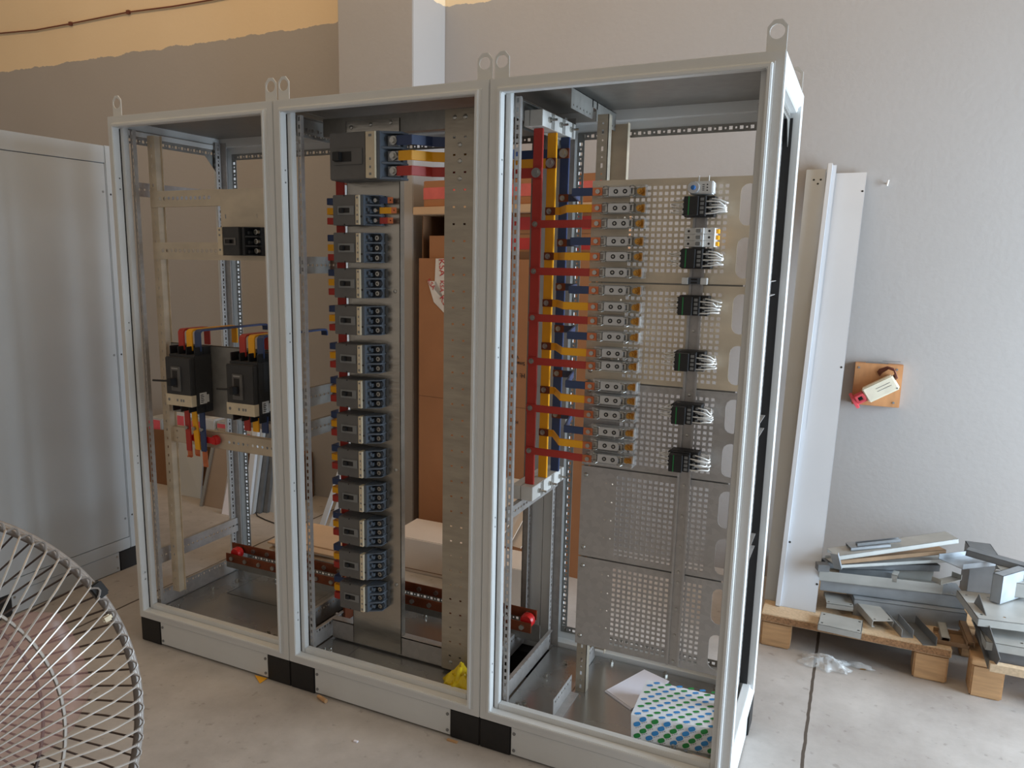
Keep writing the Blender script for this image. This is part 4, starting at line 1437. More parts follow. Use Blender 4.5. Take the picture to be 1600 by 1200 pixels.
def big_breaker(x0, zt, label, lever):
    """upright breaker, 0.14 wide; x0 = left of its front, zt = top of its case"""
    hh, dp, w = 0.258, 0.108, 0.138
    o0 = Vector((x0 + w / 2, YB - 0.0008, zt - hh))
    t = thing('circuit_breaker', label, 'circuit breaker', o0)
    B = lambda a, b, c, d, e, f: MB().box(x0 + a, x0 + b, o0.y - c, o0.y - d, zt - e, zt - f)
    mb = B(0, w, 0.086, 0, hh - 0.03, 0.03)
    mb.box(x0 + 0.003, x0 + w - 0.003, o0.y - dp, o0.y - 0.086, zt - hh + 0.05, zt - 0.04)
    b = mb.build('case', 'breaker_dark', t, o0, 0.003)
    for za, zb_ in ((0.03, 0.0), (hh, hh - 0.03)):
        mb = B(0.002, w - 0.002, 0.040, 0, za, zb_)
        for k in range(4):
            xx = x0 + 0.002 + k * (w - 0.01) / 3
            mb.box(xx, xx + 0.006, o0.y - 0.082, o0.y - 0.04, zt - za, zt - zb_)
        mb.box(x0 + 0.002, x0 + w - 0.002, o0.y - 0.050, o0.y - 0.04, zt - (za + zb_) / 2 - 0.003, zt - (za + zb_) / 2 + 0.003)
        mb.build('terminal_block', 'breaker_darker', t, o0, 0.0015)
    mb = B(0.002, w - 0.002, dp + 0.0015, 0.085, hh - 0.030, hh - 0.074)
    mb.mi = 1
    mb.cyl((x0 + 0.018, o0.y - dp - 0.0012, zt - hh + 0.052), (x0 + 0.018, o0.y - dp - 0.0022, zt - hh + 0.052), 0.006, 10)
    for a in (0.058, 0.078, 0.09):
        mb.box(x0 + a, x0 + a + 0.008, o0.y - dp - 0.002, o0.y - dp - 0.0013, zt - hh + 0.047, zt - hh + 0.057)
    mb.build('label_strip', ['cream_label', 'bezel_grey'], t, o0)
    bz = MB().box(x0 + 0.036, x0 + 0.085, o0.y - dp - 0.006, o0.y - dp, zt - 0.17, zt - 0.075).build('handle_bezel', 'breaker_grey', t, o0, 0.0015)
    MB().box(x0 + 0.046, x0 + 0.072, o0.y - dp - 0.0066, o0.y - dp - 0.0058, zt - 0.155, zt - 0.09).build('handle_slot', 'ink', bz, o0)
    MB().box(x0 + 0.044, x0 + 0.076, o0.y - dp - 0.007, o0.y - dp - 0.006, zt - 0.084, zt - 0.080).build('bright_clip', 'steel_bolt', bz, o0)
    mb = MB().box(x0 + 0.050, x0 + 0.068, o0.y - dp - 0.036, o0.y - dp - 0.004, zt - 0.146, zt - 0.118)
    mb.tube([(x0 + 0.056, o0.y - dp - 0.030, zt - 0.126), (x0 + 0.035, o0.y - dp - 0.040, zt - 0.127), (x0 + 0.004 - lever, o0.y - dp - 0.046, zt - 0.128)], 0.0042, 8)
    mb.build('toggle_handle', 'black_plastic', t, o0, 0.001)
    mb = MB().box(x0 + w + 0.0002, x0 + w + 0.001, o0.y - 0.070, o0.y - 0.034, zt - 0.222, zt - 0.178).box(x0 + w + 0.0003, x0 + w + 0.0012, o0.y - 0.042, o0.y - 0.022, zt - 0.218, zt - 0.188)
    mb.mi = 1
    for k in range(5):
        mb.box(x0 + w + 0.0011, x0 + w + 0.0014, o0.y - 0.066, o0.y - 0.052 + 0.003 * (k % 2), zt - 0.216 + k * 0.007, zt - 0.213 + k * 0.007)
    mb.build('side_sticker', ['white_plastic', 'ink'], t, o0)
    return t, o0


p1 = at(256, 549, Y=0.01)
p2 = at(351, 556, Y=0.01)
big_breaker(p1.x, 1.268, 'big black breaker on the left, its lever pointing left, in the leftmost cabinet', 0.02)
big_breaker(p2.x, 1.262, 'big black breaker on the right, half hidden by the cabinet frame', 0.004)

# arching bars over the two breakers
for bx, zt, lab in ((p1.x, 1.268, 'left'), (p2.x, 1.262, 'right')):
    for k, c in enumerate(('red', 'yellow', 'blue')):
        x = bx + 0.026 + k * 0.043 + 0.012
        yf = YB - 0.052
        yr = {'red': 0.20, 'yellow': 0.31, 'blue': 0.45}[c]
        z0, z1 = zt - 0.018, zt + 0.062
        pts = [(x, yf, z0), (x, yf, z1 - 0.010), (x, yf + 0.006, z1 - 0.002), (x, yf + 0.014, z1), (x, yr - 0.014, z1), (x, yr - 0.006, z1 - 0.002), (x, yr, z1 - 0.010), (x, yr, z1 - (0.025 if c == 'blue' else 0.07))]
        solo(MB().strip(pts, (0.030, 0, 0), 0.007), 'arched_busbar', c + '_sleeve', '%s bar arching back over the %s big black breaker' % (c, lab), 'busbar', bevel=0.001)

# bars hanging below
zt = 1.268 - 0.258
for k, (c, xa, xb_, yb_) in enumerate((('red', 290, 292, 704), ('yellow', 303, 309, 703), ('blue', 317, 318, 706))):
    a_ = at(xa, 642, Y=0.075)
    b_ = at(xb_, yb_, Y=0.075)
    x = p1.x + 0.030 + k * 0.040 + 0.008
    pts = [(x, 0.075, zt + 0.02), (x, 0.075, zt - 0.03), (x + (b_.x - a_.x) * .5, 0.080, b_.z)]
    o = solo(MB().strip(pts, (0.027, 0, 0), 0.007), 'hanging_busbar', c + '_sleeve', c + ' bar hanging below the left big black breaker', 'busbar', bevel=0.001)
    zz = b_.z
    mb = MB().strip([(x, 0.080, zz + 0.004), (x, 0.080, zz - 0.022), (x + (0.008 if c != 'red' else 0), 0.074, zz - (0.06 if c == 'blue' else 0.024))], (0.024, 0, 0), 0.004)
    mb.build('copper_end', 'copper', o, o.location)
    MB().cyl((x, 0.0715, zt - 0.07), (x, 0.063, zt - 0.07), 0.008, 6).build_each('bar_bolt', 'steel_bolt', o, o.location)
    x2 = p2.x + 0.026 + k * 0.043 + 0.012
    solo(MB().strip([(x2, 0.075, zt + 0.014), (x2, 0.075, zt - 0.05)], (0.030, 0, 0), 0.007), 'hanging_busbar', c + '_sleeve', 'short %s bar below the right big black breaker' % c, 'busbar', bevel=0.001)

zc_ = at(300, 684, Y=0.10).z
hs = [disc(0.30 + 0.024 * i, 0.032, 0.006, 8) for i in range(12)] + [disc(0.02, 0.018, 0.005, 8), disc(0.02, 0.048, 0.005, 8)]
mb = MB().plate(rect(0, 0.62, 0, 0.066), hs, (0.132, 0.118, zc_ - 0.033), (1, 0, 0), (0, 0, 1), 0.002)
mb.box(0.132, 0.752, 0.116, 0.140, zc_ + 0.031, zc_ + 0.033).box(0.132, 0.752, 0.116, 0.140, zc_ - 0.033, zc_ - 0.031)
solo(mb, 'perforated_bar', 'galvanised_warm', 'wide perforated crossbar below the two big black breakers', 'crossbar')
mb = MB()
mb.lathe([(0.014, 0), (0.020, -0.006), (0.013, -0.012), (0.020, -0.018), (0.013, -0.024), (0.014, -0.030)], (0.375, 0.1155, zc_ + 0.004), 12, 'y')
mb.lathe([(0.014, 0), (0.020, -0.006), (0.013, -0.012), (0.020, -0.018), (0.014, -0.024)], (p1.x + 0.052, 0.1155, zc_ + 0.004), 12, 'y')
mb.box(p1.x + 0.03, 0.385, 0.087, 0.092, zc_ - 0.008, zc_ + 0.016)
solo(mb, 'insulator', 'red_plastic', 'red insulator on the crossbar behind the hanging bars', 'insulator')

# ------------------------------------------------------------------ behind the cabinets: cartons
def text_mesh(name, body, size, mtx, parent, matname, off, align='CENTER'):
    cu = bpy.data.curves.new(name, 'FONT')
    cu.body = body
    cu.size = size
    cu.extrude = 0.0004
    cu.align_x = align
    tmp = bpy.data.objects.new('tmp_text', cu)
    col.objects.link(tmp)
    dg = bpy.context.evaluated_depsgraph_get()
    me = bpy.data.meshes.new_from_object(tmp.evaluated_get(dg))
    bpy.data.objects.remove(tmp)
    me.transform(Matrix.Translation(-Vector(off)) @ mtx)
    me.materials.clear()
    me.materials.append(M(matname))
    me.name = name
    o = bpy.data.objects.new(name, me)
    col.objects.link(o)
    o.parent = parent
    return o


ang = math.atan2(1.498 - 1.595, 1.444 - 0.393)
BX = Matrix.Translation((0.435, 1.592, 0)) @ Matrix.Rotation(ang, 4, 'Z')
BL = 1.06


def bl(x, y, z):
    return BX @ Vector((x, y, z))


def bbox_local(mb, x0, x1, y0, y1, z0, z1):
    s = len(mb.v)
    mb.box(x0, x1, y0, y1, z0, z1)
    return mb.turn(BX, s)


t0 = BX @ Vector((BL / 2, 0.17, 0))
t = thing('cardboard_box', 'tall brown carton standing behind the middle and right cabinets, printed upside down', 'box', t0)
mb = bbox_local(MB(), 0, BL, 0, 0.006, 0.0, 1.615)
bbox_local(mb, 0, 0.006, 0.006, 0.34, 0, 1.615)
bbox_local(mb, BL - 0.006, BL, 0.006, 0.34, 0, 1.615)
bbox_local(mb, 0, BL, 0.334, 0.34, 0, 1.615)
bbox_local(mb, 0.006, BL - 0.006, 0.006, 0.334, 0.0, 0.006)
body = mb.build('carton_wall', 'cardboard', t, t0, smooth=False)
mb = bbox_local(MB(), 0.002, BL - 0.002, -0.0006, 0.0, 0.855, 0.858)
mb.build('crease', 'cardboard_inside', body, t0)
mb = bbox_local(MB(), 0.055, 0.33, 0.02, 0.026, 1.56, 1.735)
mb.build('flap_and_backing', 'cardboard', t, t0)
mb = bbox_local(MB(), 0.0, 0.335, 0.318, 0.324, 1.6155, 1.842)
mb.build('flap_and_backing', 'cardboard_inside', t, t0)  # dark backing sheet added for the shaded void under the board
mb = bbox_local(MB(), 0.0, 0.006, 0.03, 0.318, 1.6155, 1.842)
mb.build('flap_and_backing', 'cardboard_inside', t, t0)  # second added dark sheet, closing the left side of the shaded void
mb = bbox_local(MB(), 0.30, BL, 0.012, 0.018, 1.55, 1.655)
mb.build('flap_and_backing', 'cardboard_inside', t, t0)
# upside-down print: height mark and lines
FL = Matrix.Rotation(math.pi, 4, 'Y') @ Matrix.Rotation(math.pi / 2, 4, 'X')


def print_at(name, body_, size, px, py):
    # pixel on the front face of the carton
    n = BX.to_3x3() @ Vector((0, 1, 0))
    d = CAMR @ Vector(((px - CX) / FPX, 1.0, -(py - CY) / FPX))
    p = CAMLOC + d * ((BX.translation - CAMLOC).dot(n) / d.dot(n))
    mt = Matrix.Translation(p - n * 0.0012) @ Matrix.Rotation(ang, 4, 'Z') @ Matrix.Rotation(math.pi, 4, 'Y') @ Matrix.Rotation(math.pi / 2, 4, 'X')
    return text_mesh(name, body_, size, mt, body, 'ink', t0, 'LEFT')


print_at('printed_text', 'H: 1603', 0.034, 821, 584)
print_at('printed_text', 'Smani', 0.027, 820.5, 566)
print_at('printed_text', 'W x', 0.027, 811, 555.5)
print_at('printed_text', 'H', 0.024, 810, 658)
p = None
mb = MB()
n_ = BX.to_3x3() @ Vector((0, 1, 0))


def on_face(px, py):
    d = CAMR @ Vector(((px - CX) / FPX, 1.0, -(py - CY) / FPX))
    return CAMLOC + d * ((BX.translation - CAMLOC).dot(n_) / d.dot(n_)) - n_ * 0.001


q1, q2 = on_face(804, 625), on_face(803, 692)
mb.tube([q1 + Vector((-0.02, 0, 0)), q1, q2, q2 + Vector((-0.02, 0, 0))], 0.0016, 4)
mb.build('printed_bracket', 'ink', body, t0)
# white packing tape with red letters
mb = MB()
for a in (((681, 404), (697, 404), (694, 470), (679, 452)), ((668, 438), (682, 440), (697, 474), (697, 492), (678, 472))):
    pts = [on_face(*k) for k in a]
    m_ = len(pts)
    mb.add(pts + [q - n_ * 0.0006 for q in pts], [tuple(range(m_)), tuple(range(2 * m_ - 1, m_ - 1, -1))] + [(i, (i + 1) % m_, m_ + (i + 1) % m_, m_ + i) for i in range(m_)])
tp = mb.build('packing_tape', 'tape_white', t, t0, smooth=False)
for px, py, rz, s in ((687, 418, 1.5, 0.052), (672, 446, 0.9, 0.036), (688, 447, 1.6, 0.036), (693, 476, 0.95, 0.05)):
    pp = on_face(px, py) - n_ * 0.0014
    mt = Matrix.Translation(pp) @ Matrix.Rotation(ang, 4, 'Z') @ Matrix.Rotation(math.pi / 2, 4, 'X') @ Matrix.Rotation(-rz, 4, 'Z')
    text_mesh('red_letters', 'KSA', s, mt, tp, 'red_tape', t0)


def carton(x0, x1, y0, y1, z0, z1, m, label, tapes, seam=None):
    c0 = BX @ Vector(((x0 + x1) / 2, (y0 + y1) / 2, z0))
    o = bbox_local(MB(), x0, x1, y0, y1, z0, z1).build('cardboard_box', m, None, c0, 0.003)
    o.location = c0
    tag(o, label, 'box')
    for (a, b, mm) in tapes:
        bbox_local(MB(), x0 - 0.0008, x1 + 0.0008, y0 - 0.0012, y0 + 0.0, a, b).build('printed_tape', mm, o, c0)
    if seam:
        bbox_local(MB(), x0, x1, y0 - 0.0008, y0, seam, seam + 0.003).build('crease', 'cardboard_inside', o, c0)
    return o


carton(0.34, BL + 0.02, 0.02, 0.33, 1.617, 1.842, 'cardboard', 'flat brown carton with two red bands on top of the tall carton', [(1.665, 1.722, 'red_tape'), (1.762, 1.824, 'red_tape')], 1.74)
carton(-0.02, BL + 0.02, -0.03, 0.32, 1.8435, 1.885, 'cardboard_pale', 'pale board lying between the banded cartons', [])
carton(0.03, BL, 0.0, 0.30, 1.8865, 2.02, 'cardboard', 'topmost long carton with one faded pink band', [(1.925, 1.985, 'pink_tape')])

# low white cartons and sheets
mb = MB().box(0.50, 1.02, 1.17, 1.46, 0, 0.185)
o = solo(mb, 'white_carton', 'carton_white', 'low white carton on the floor behind the wide slotted upright', 'box', bevel=0.004)
MB().box(0.50, 1.02, 1.168, 1.17, 0.018, 0.021).build('crease', 'cardboard_inside', o, o.location)
mb = MB().box(1.06, 1.36, 1.02, 1.24, 0, 0.20)
solo(mb, 'white_carton', 'carton_white', 'small white carton on the floor left of the busbar support', 'box', bevel=0.003)
for k, (x, dy, hgt) in enumerate(((0.96, 0.0, 0.50), (1.01, 0.012, 0.46), (1.07, 0.024, 0.42))):
    mb = MB().sheet((x, 1.30 + dy, 0.20 if k == 9 else 0.19), (x + 0.13, 1.27 + dy, 0.19), (x + 0.22, 1.44 + dy, hgt), (x + 0.09, 1.45 + dy, hgt), 0.004)
    solo(mb, 'white_sheet', 'carton_white', ('leftmost', 'middle', 'rightmost')[k] + ' of three pale sheets leaning behind the busbars', 'sheet', smooth=False)
rnd = random.Random(3)
for k in range(13):
    a, b = rnd.uniform(-0.015, 0.015), rnd.uniform(-0.015, 0.015)
    mb = MB().box(0.02 + a, 0.46 + a, 0.80 + b, 1.14 + b, k * 0.0145, k * 0.0145 + 0.0075 + (0.0005 if k % 2 else 0))
    mb.box(0.06, 0.42, 0.84, 1.10, k * 0.0145 + 0.0075, k * 0.0145 + 0.0144)
    solo(mb, 'cardboard_sheet', 'carton_white' if k % 2 else 'cardboard_pale', 'cardboard sheet in the flat stack on the floor behind the breaker column', 'sheet', group='stacked cardboard sheets')

# white strips leaning on the carton
for k, (xa, xb_) in enumerate(((-0.145, -0.03), (-0.085, 0.02))):
    mb = MB().strip([(xa, 1.42 + 0.015 * k, 0.0), (xb_ + 0.06, 1.61 + 0.012 * k, 0.72)], (0.036, 0, 0), 0.012)
    solo(mb, 'metal_strip', 'white_panel_paint', ('left', 'right')[k] + ' of two white strips leaning against the wall column', 'strip', bevel=0.001)

# things leaning on the wall behind the left cabinet
def lean(name, m, label, cat, bl_, br_, tr_, tl_, yb, yt, th=0.012):
    """four photo corners; the foot stands at depth yb, the head at yt"""
    P0, P1 = at(*bl_, Y=yb), at(*br_, Y=yb)
    P3, P2 = at(*tl_, Y=yt), at(*tr_, Y=yt)
    dz = min(P0.z, P1.z)
    P0.z = P1.z = 0.001
    mb = MB().sheet(P0, P1, P2, P3, -th)
    return solo(mb, name, m, label, cat, smooth=False)


lean('cardboard_sheet', 'cardboard_inside', 'dark cardboard panel leaning behind the left edge of the leftmost cabinet', 'panel', (205, 752), (262, 758), (262, 672), (205, 668), 1.69, 1.785)
lean('metal_sheet', 'panel_paint', 'pale grey panel with a cut corner leaning behind the leftmost cabinet', 'panel', (281, 779), (313, 783), (319, 690), (279, 676), 1.57, 1.74)
o = lean('brown_board', 'board_brown', 'brown panel with a metal edge leaning behind the leftmost cabinet', 'panel', (316, 783), (347, 797), (366, 672), (340, 668), 1.47, 1.66)
P0, P1 = at(314, 784, Y=1.455), at(338, 670, Y=1.645)
P0.z = 0.0
mb = MB().strip([P0, P1], (0.022, 0, 0), 0.01)
mb.build('metal_edge', 'steel_bolt', o, o.location)
lean('paper_sheet', 'paper_white', 'small white sheet leaning by the rear post of the leftmost cabinet', 'sheet', (346, 797), (364, 800), (366, 735), (359, 735), 1.40, 1.50, 0.003)
for k, (xb_, xt, m, lab) in enumerate(((384, 393, 'white_panel_paint', 'leftmost white channel'), (391, 402, 'panel_paint', 'second pale channel'), (402, 412, 'scrap_zinc_dark', 'first dark grey channel'),
                                       (413, 421, 'scrap_zinc_dark', 'second dark grey channel'), (424, 428, 'panel_paint', 'rightmost pale channel'))):
    P0, P1 = at(xb_, 796, Y=1.46 + 0.03 * k), at(xt + 6, 672, Y=1.66 + 0.03 * k)
    P0.z = 0.0
    mb = MB().strip([P0, P1], (0.042, 0, 0), 0.004).strip([P0 + Vector((-0.020, 0.012, 0)), P1 + Vector((-0.020, 0.012, 0))], (0.003, 0, 0), 0.022).strip([P0 + Vector((0.020, 0.012, 0)), P1 + Vector((0.020, 0.012, 0))], (0.003, 0, 0), 0.022)
    solo(mb, 'metal_channel', m, lab + ' of five leaning in a bundle behind the leftmost cabinet', 'channel', smooth=False)
mb = MB().box(-2.4, -0.62, 1.80, 1.98, 0, at(300, 690, Y=1.8).z)
crz = at(300, 690, Y=1.8).z
cr = solo(mb, 'wooden_crate', 'cardboard_inside', 'low brown crate along the wall behind the leftmost cabinet', 'crate', bevel=0.003)
for k, (px, w_, hh, pk) in enumerate(((246, 0.16, 0.13, 1), (283, 0.16, 0.19, 1), (312, 0.13, 0.165, 1), (331, 0.10, 0.18, 0), (352, 0.13, 0.17, 1), (385, 0.14, 0.12, 1), (412, 0.15, 0.11, 0))):
    p = at(px, 690, Y=1.82)
    o0 = Vector((p.x, 1.87, crz + 0.0005))
    t = thing('wrapped_pack', 'grey wrapped pack on the brown crate by the wall, %s from the left' % ['first', 'second', 'third', 'fourth', 'fifth', 'sixth', 'seventh'][k], 'pack', o0, 'packs on the crate')
    MB().box(p.x - w_ / 2, p.x + w_ / 2, 1.805, 1.95, crz + 0.0005, crz + hh).build('wrap', 'white_panel_paint' if k % 2 else 'panel_paint', t, o0, 0.008)
    if pk:
        MB().box(p.x - w_ * 0.40, p.x + w_ * 0.34, 1.8035, 1.805, crz + hh * 0.35, crz + hh * 0.92).build('pink_label', 'pink_label', t, o0)
pts = [at(398, 797, Z=0.004), at(402, 806, Z=0.004), at(414, 812, Z=0.004), at(430, 818, Z=0.004), at(450, 818, Z=0.004)]
solo(MB().tube(pts, 0.004, 6), 'floor_cable', 'black_plastic', 'thin black cable on the floor behind the leftmost cabinet', 'cable')

# ------------------------------------------------------------------ right: leaning panels, socket, pallets, offcuts
ZB = 0.1455
def leaning_panel(name, m, label, xbl, xbr, xtl, xtr, yb, yt, zt, z0, folds=True, th=0.0016, fold=0.022, holes=()):
    P0, P1, P2, P3 = Vector((xbl, yb, z0)), Vector((xbr, yb, z0)), Vector((xtr, yt, zt)), Vector((xtl, yt, zt))
    n = (P1 - P0).cross(P3 - P0).normalized()
    mb = MB().sheet(P0, P1, P2, P3, -th)
    if folds:
        for a, b in ((P0, P3), (P1, P2)):
            mb.sheet(a, b, b - n * fold, a - n * fold, th)
        mb.sheet(P3, P2, P2 - n * fold, P3 - n * fold, th)
        mb.sheet(P0, P1, P1 - n * fold, P0 - n * fold, th)
    o = solo(mb, name, m, label, 'panel', ((xbl + xbr) / 2, yb, z0), smooth=False)
    mb = MB()
    for u, v in holes:
        q = P0.lerp(P1, u).lerp(P3.lerp(P2, u), v)
        mb.cyl(q + n * 0.0006, q - n * 0.0006, 0.005, 8)
    if holes:
        mb.build_each('fixing_hole', 'ink', o, o.location)
    return o


pa0, pa1, pa2, pa3 = at(1194, 940, Z=ZB), at(1232, 948, Z=ZB), at(1292, 262, Y=1.985), at(1261, 266, Y=1.985)
yb = (pa0.y + pa1.y) / 2
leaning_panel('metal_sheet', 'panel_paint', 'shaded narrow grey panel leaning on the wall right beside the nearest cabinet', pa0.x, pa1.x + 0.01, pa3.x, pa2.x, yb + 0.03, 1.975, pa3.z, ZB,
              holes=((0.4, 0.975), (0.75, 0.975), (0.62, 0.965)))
pb0, pb1, pb2, pb3 = at(1219, 946, Z=ZB), at(1274, 958, Z=ZB), at(1355, 268, Y=1.985), at(1300, 272, Y=1.985)
leaning_panel('metal_sheet', 'white_panel_paint', 'long pale panel leaning on the wall, rightmost of the leaning ones', pb0.x, pb1.x, pb3.x, pb2.x, (pb0.y + pb1.y) / 2, 1.97, pb3.z, ZB, fold=0.018,
              holes=((0.07, 0.96), (0.07, 0.55), (0.06, 0.14), (0.93, 0.955), (0.92, 0.54), (0.95, 0.06)))
q0, q1 = at(1214, 945, Z=ZB), at(1296, 262, Y=1.97)
mb = MB().strip([(q0.x + 0.004, q0.y - 0.01, ZB), (q1.x + 0.004, 1.955, q1.z + 0.015)], (0.020, 0, 0), 0.022)
mb.strip([(q0.x + 0.012, q0.y + 0.005, ZB), (q1.x + 0.012, 1.968, q1.z + 0.012)], (0.040, 0, 0), 0.003)
solo(mb, 'metal_profile', 'white_panel_paint', 'slim white profile leaning between the two long panels', 'profile', bevel=0.0015)

# wooden plate with a plug socket
w0, w1 = at(1336, 571, Y=1.96), at(1412, 571, Y=1.96)
z0, z1 = at(1412, 638, Y=1.96).z, at(1412, 571, Y=1.96).z
o0 = Vector(((w0.x + w1.x) / 2, 1.98, z0))
t = thing('wall_socket', 'cream socket with a red plug on a square plywood plate on the wall', 'socket', o0)
MB().box(w0.x, w1.x, 1.958, 2.0, z0, z1).build('plywood_plate', 'plywood_orange', t, o0, 0.002)
mb = MB()
for x in (w0.x + 0.018, w1.x - 0.025):
    for z in (z0 + 0.022, z1 - 0.022):
        mb.cyl((x, 1.9555, z), (x, 1.96, z), 0.005, 10)
mb.build_each('plate_screw', 'bezel_grey', t, o0)
cx_, cz_ = at(1377, 606, Y=1.93).x, at(1377, 606, Y=1.93).z
R_ = Matrix.Translation((cx_, 1.958, cz_)) @ Matrix.Rotation(math.radians(-33), 4, 'Y')
mb = MB().box(-0.075, 0.068, -0.062, -0.0005, -0.037, 0.037).turn(R_)
mb.build('socket_body', 'socket_cream', t, o0, 0.006)
mb = MB()
for z in (0.010, -0.004):
    mb.box(-0.020, 0.045, -0.0628, -0.0618, z - 0.001, z + 0.001)
mb.cyl((0.058, -0.061, -0.028), (0.058, -0.063, -0.028), 0.004, 8).turn(R_)
mb.build('moulded_lines', 'bezel_grey', t, o0)
mb = MB().cyl((-0.075, -0.034, 0), (-0.122, -0.034, 0), 0.026, 16).cyl((-0.122, -0.034, 0), (-0.134, -0.034, 0), 0.040, 18).cyl((-0.134, -0.034, 0), (-0.1345, -0.034, 0), 0.028, 16)
mb.turn(R_)
pr = mb.build('red_plug', 'plug_red', t, o0, 0.0015)
mb = MB().plate(rect(-0.118, -0.078, -0.016, 0.020), [rect(-0.108, -0.088, -0.008, 0.010)], (0, -0.067, 0), (1, 0, 0), (0, 0, 1), 0.008).turn(R_)
mb.build('latch', 'plug_red', pr, o0, 0.0015)
mb = MB().box(-0.107, -0.089, -0.0615, -0.060, -0.008, 0.010).turn(R_)
mb.build('latch_opening', 'ink', pr, o0)
mb = MB()
for k in range(4):
    a = 0.006 * k
    mb.tube([R_ @ Vector((0.060 - a * 0.3, -0.02, 0.02 - a)), R_ @ Vector((0.080, -0.028 - a, 0.030 - a)), R_ @ Vector((0.086, -0.026 - a, 0.055 - a * 0.5)), R_ @ Vector((0.068, -0.020, 0.074 - a * 0.5)),
             R_ @ Vector((0.034, -0.012, 0.078 - a)), R_ @ Vector((0.02, -0.003, 0.070 - a))], 0.0035, 6)
mb.build('brown_wires', 'brown_cable', t, o0)
mb = MB().tube([(cx_ - 0.004, 1.975, z1 + 0.001), (cx_ - 0.004, 1.975, z1 + 0.013), (cx_ + 0.07, 1.975, z1 + 0.014)], 0.0016, 5)
mb.box(cx_ - 0.075, cx_ + 0.02, 1.972, 1.992, z1, z1 + 0.004)
mb.build('fixing_wire', 'bezel_grey', t, o0)

# pallets
def pallet(x0, x1, y0, y1, ztop, label, board):
    o0 = Vector(((x0 + x1) / 2, (y0 + y1) / 2, 0))
    t = thing('pallet', label, 'pallet', o0)
    tb = 0.034 if board else 0.022
    if board:
        MB().box(x0, x1, y0, y1, ztop - tb, ztop).build('top_board', 'chipboard', t, o0, 0.003)
        MB().box(x0 + 0.004, x1 - 0.004, y0 - 0.0008, y0, ztop - tb + 0.003, ztop - 0.003).build('sawn_edge', 'chipboard_edge', t, o0)
    else:
        for k in range(5):
            ya_ = y0 + k * (y1 - y0) / 5
            MB().box(x0, x1, ya_, ya_ + (y1 - y0) / 5 - 0.03, ztop - tb, ztop).build('deck_board', 'pine_wood', t, o0, 0.002)
    for k, xx in enumerate((x0 + 0.004, x1 - 0.124) if board else (x0 + 0.004, x0 + 0.33, x1 - 0.104)):
        wx = 0.118 if board else 0.105
        for yy in (y0 + 0.004, (y0 + y1) / 2 - 0.06, y1 - 0.124):
            MB().box(xx, xx + wx, yy, yy + 0.115, 0.0, ztop - tb).build('block', 'pine_wood', t, o0, 0.006)
    return t


pallet(2.352, 3.052, 1.20, 1.975, ZB, 'chipboard-topped pallet under the leaning panels and metal offcuts', True)
pallet(3.112, 3.95, 1.15, 1.95, 0.150, 'slatted wooden pallet at the right edge, under zinc offcuts', False)


def piece(p0, p1, Wd, F, kind, m, label, roll=0.0, name='metal_offcut', th=0.0022, holes=0, cat='metal offcut', wd=None):
    """sheet-metal offcut: its near lower edge runs from p0 to p1, its width goes away from the viewer"""
    p0, p1 = Vector(p0), Vector(p1)
    ax = (p1 - p0)
    L = ax.length
    ax.normalize()
    wv = Vector((-ax.y, ax.x, 0)).normalized()
    up = ax.cross(wv).normalized()
    if up.z < 0:
        up = -up
        wv = -wv
    if roll:
        q = Matrix.Rotation(roll, 3, ax)
        wv, up = q @ wv, q @ up
    mb = MB()
    hs = []
    if holes:
        for k in range(holes):
            u = L * (0.08 + 0.84 * k / max(1, holes - 1))
            for v in (Wd * 0.16, Wd * 0.84):
                hs.append(disc(u, v, min(0.006, Wd * 0.06), 8))
    Fh = F
    if kind == 'U':
        mb.plate(rect(0, L, 0, Wd), hs, (0, 0, 0), (1, 0, 0), (0, 1, 0), th)
        mb.box(0, L, 0, th, 0, F).box(0, L, Wd - th, Wd, 0, F)
    elif kind == 'n':
        mb.plate(rect(0, L, 0, Wd), hs, (0, 0, F - th), (1, 0, 0), (0, 1, 0), th)
        mb.box(0, L, 0, th, 0, F).box(0, L, Wd - th, Wd, 0, F)
        mb.box(0, L, 0, min(0.012, Wd / 3), 0, th)
    elif kind == 'box':
        mb.box(0, L, 0, Wd, 0, F)
    elif kind == 'L':
        mb.box(0, L, 0, Wd, 0, th).box(0, L, Wd - th, Wd, 0, F)
    elif kind == 'tray':
        mb.plate(rect(0, L, 0, Wd), hs, (0, 0, F - th), (1, 0, 0), (0, 1, 0), th)
        mb.box(0, L, 0, th, 0, F).box(0, L, Wd - th, Wd, 0, F).box(0, th, 0, Wd, 0, F).box(L - th, L, 0, Wd, 0, F)
    else:
        mb.plate(rect(0, L, 0, Wd), hs, (0, 0, 0), (1, 0, 0), (0, 1, 0), th)
    m4 = Matrix((ax, wv, up)).transposed().to_4x4()
    rot = m4.to_euler()
    o = mb.build(name, m, None, (0, 0, 0), smooth=False)
    o.rotation_euler = rot
    o.location = p0
    return tag(o, label, cat)


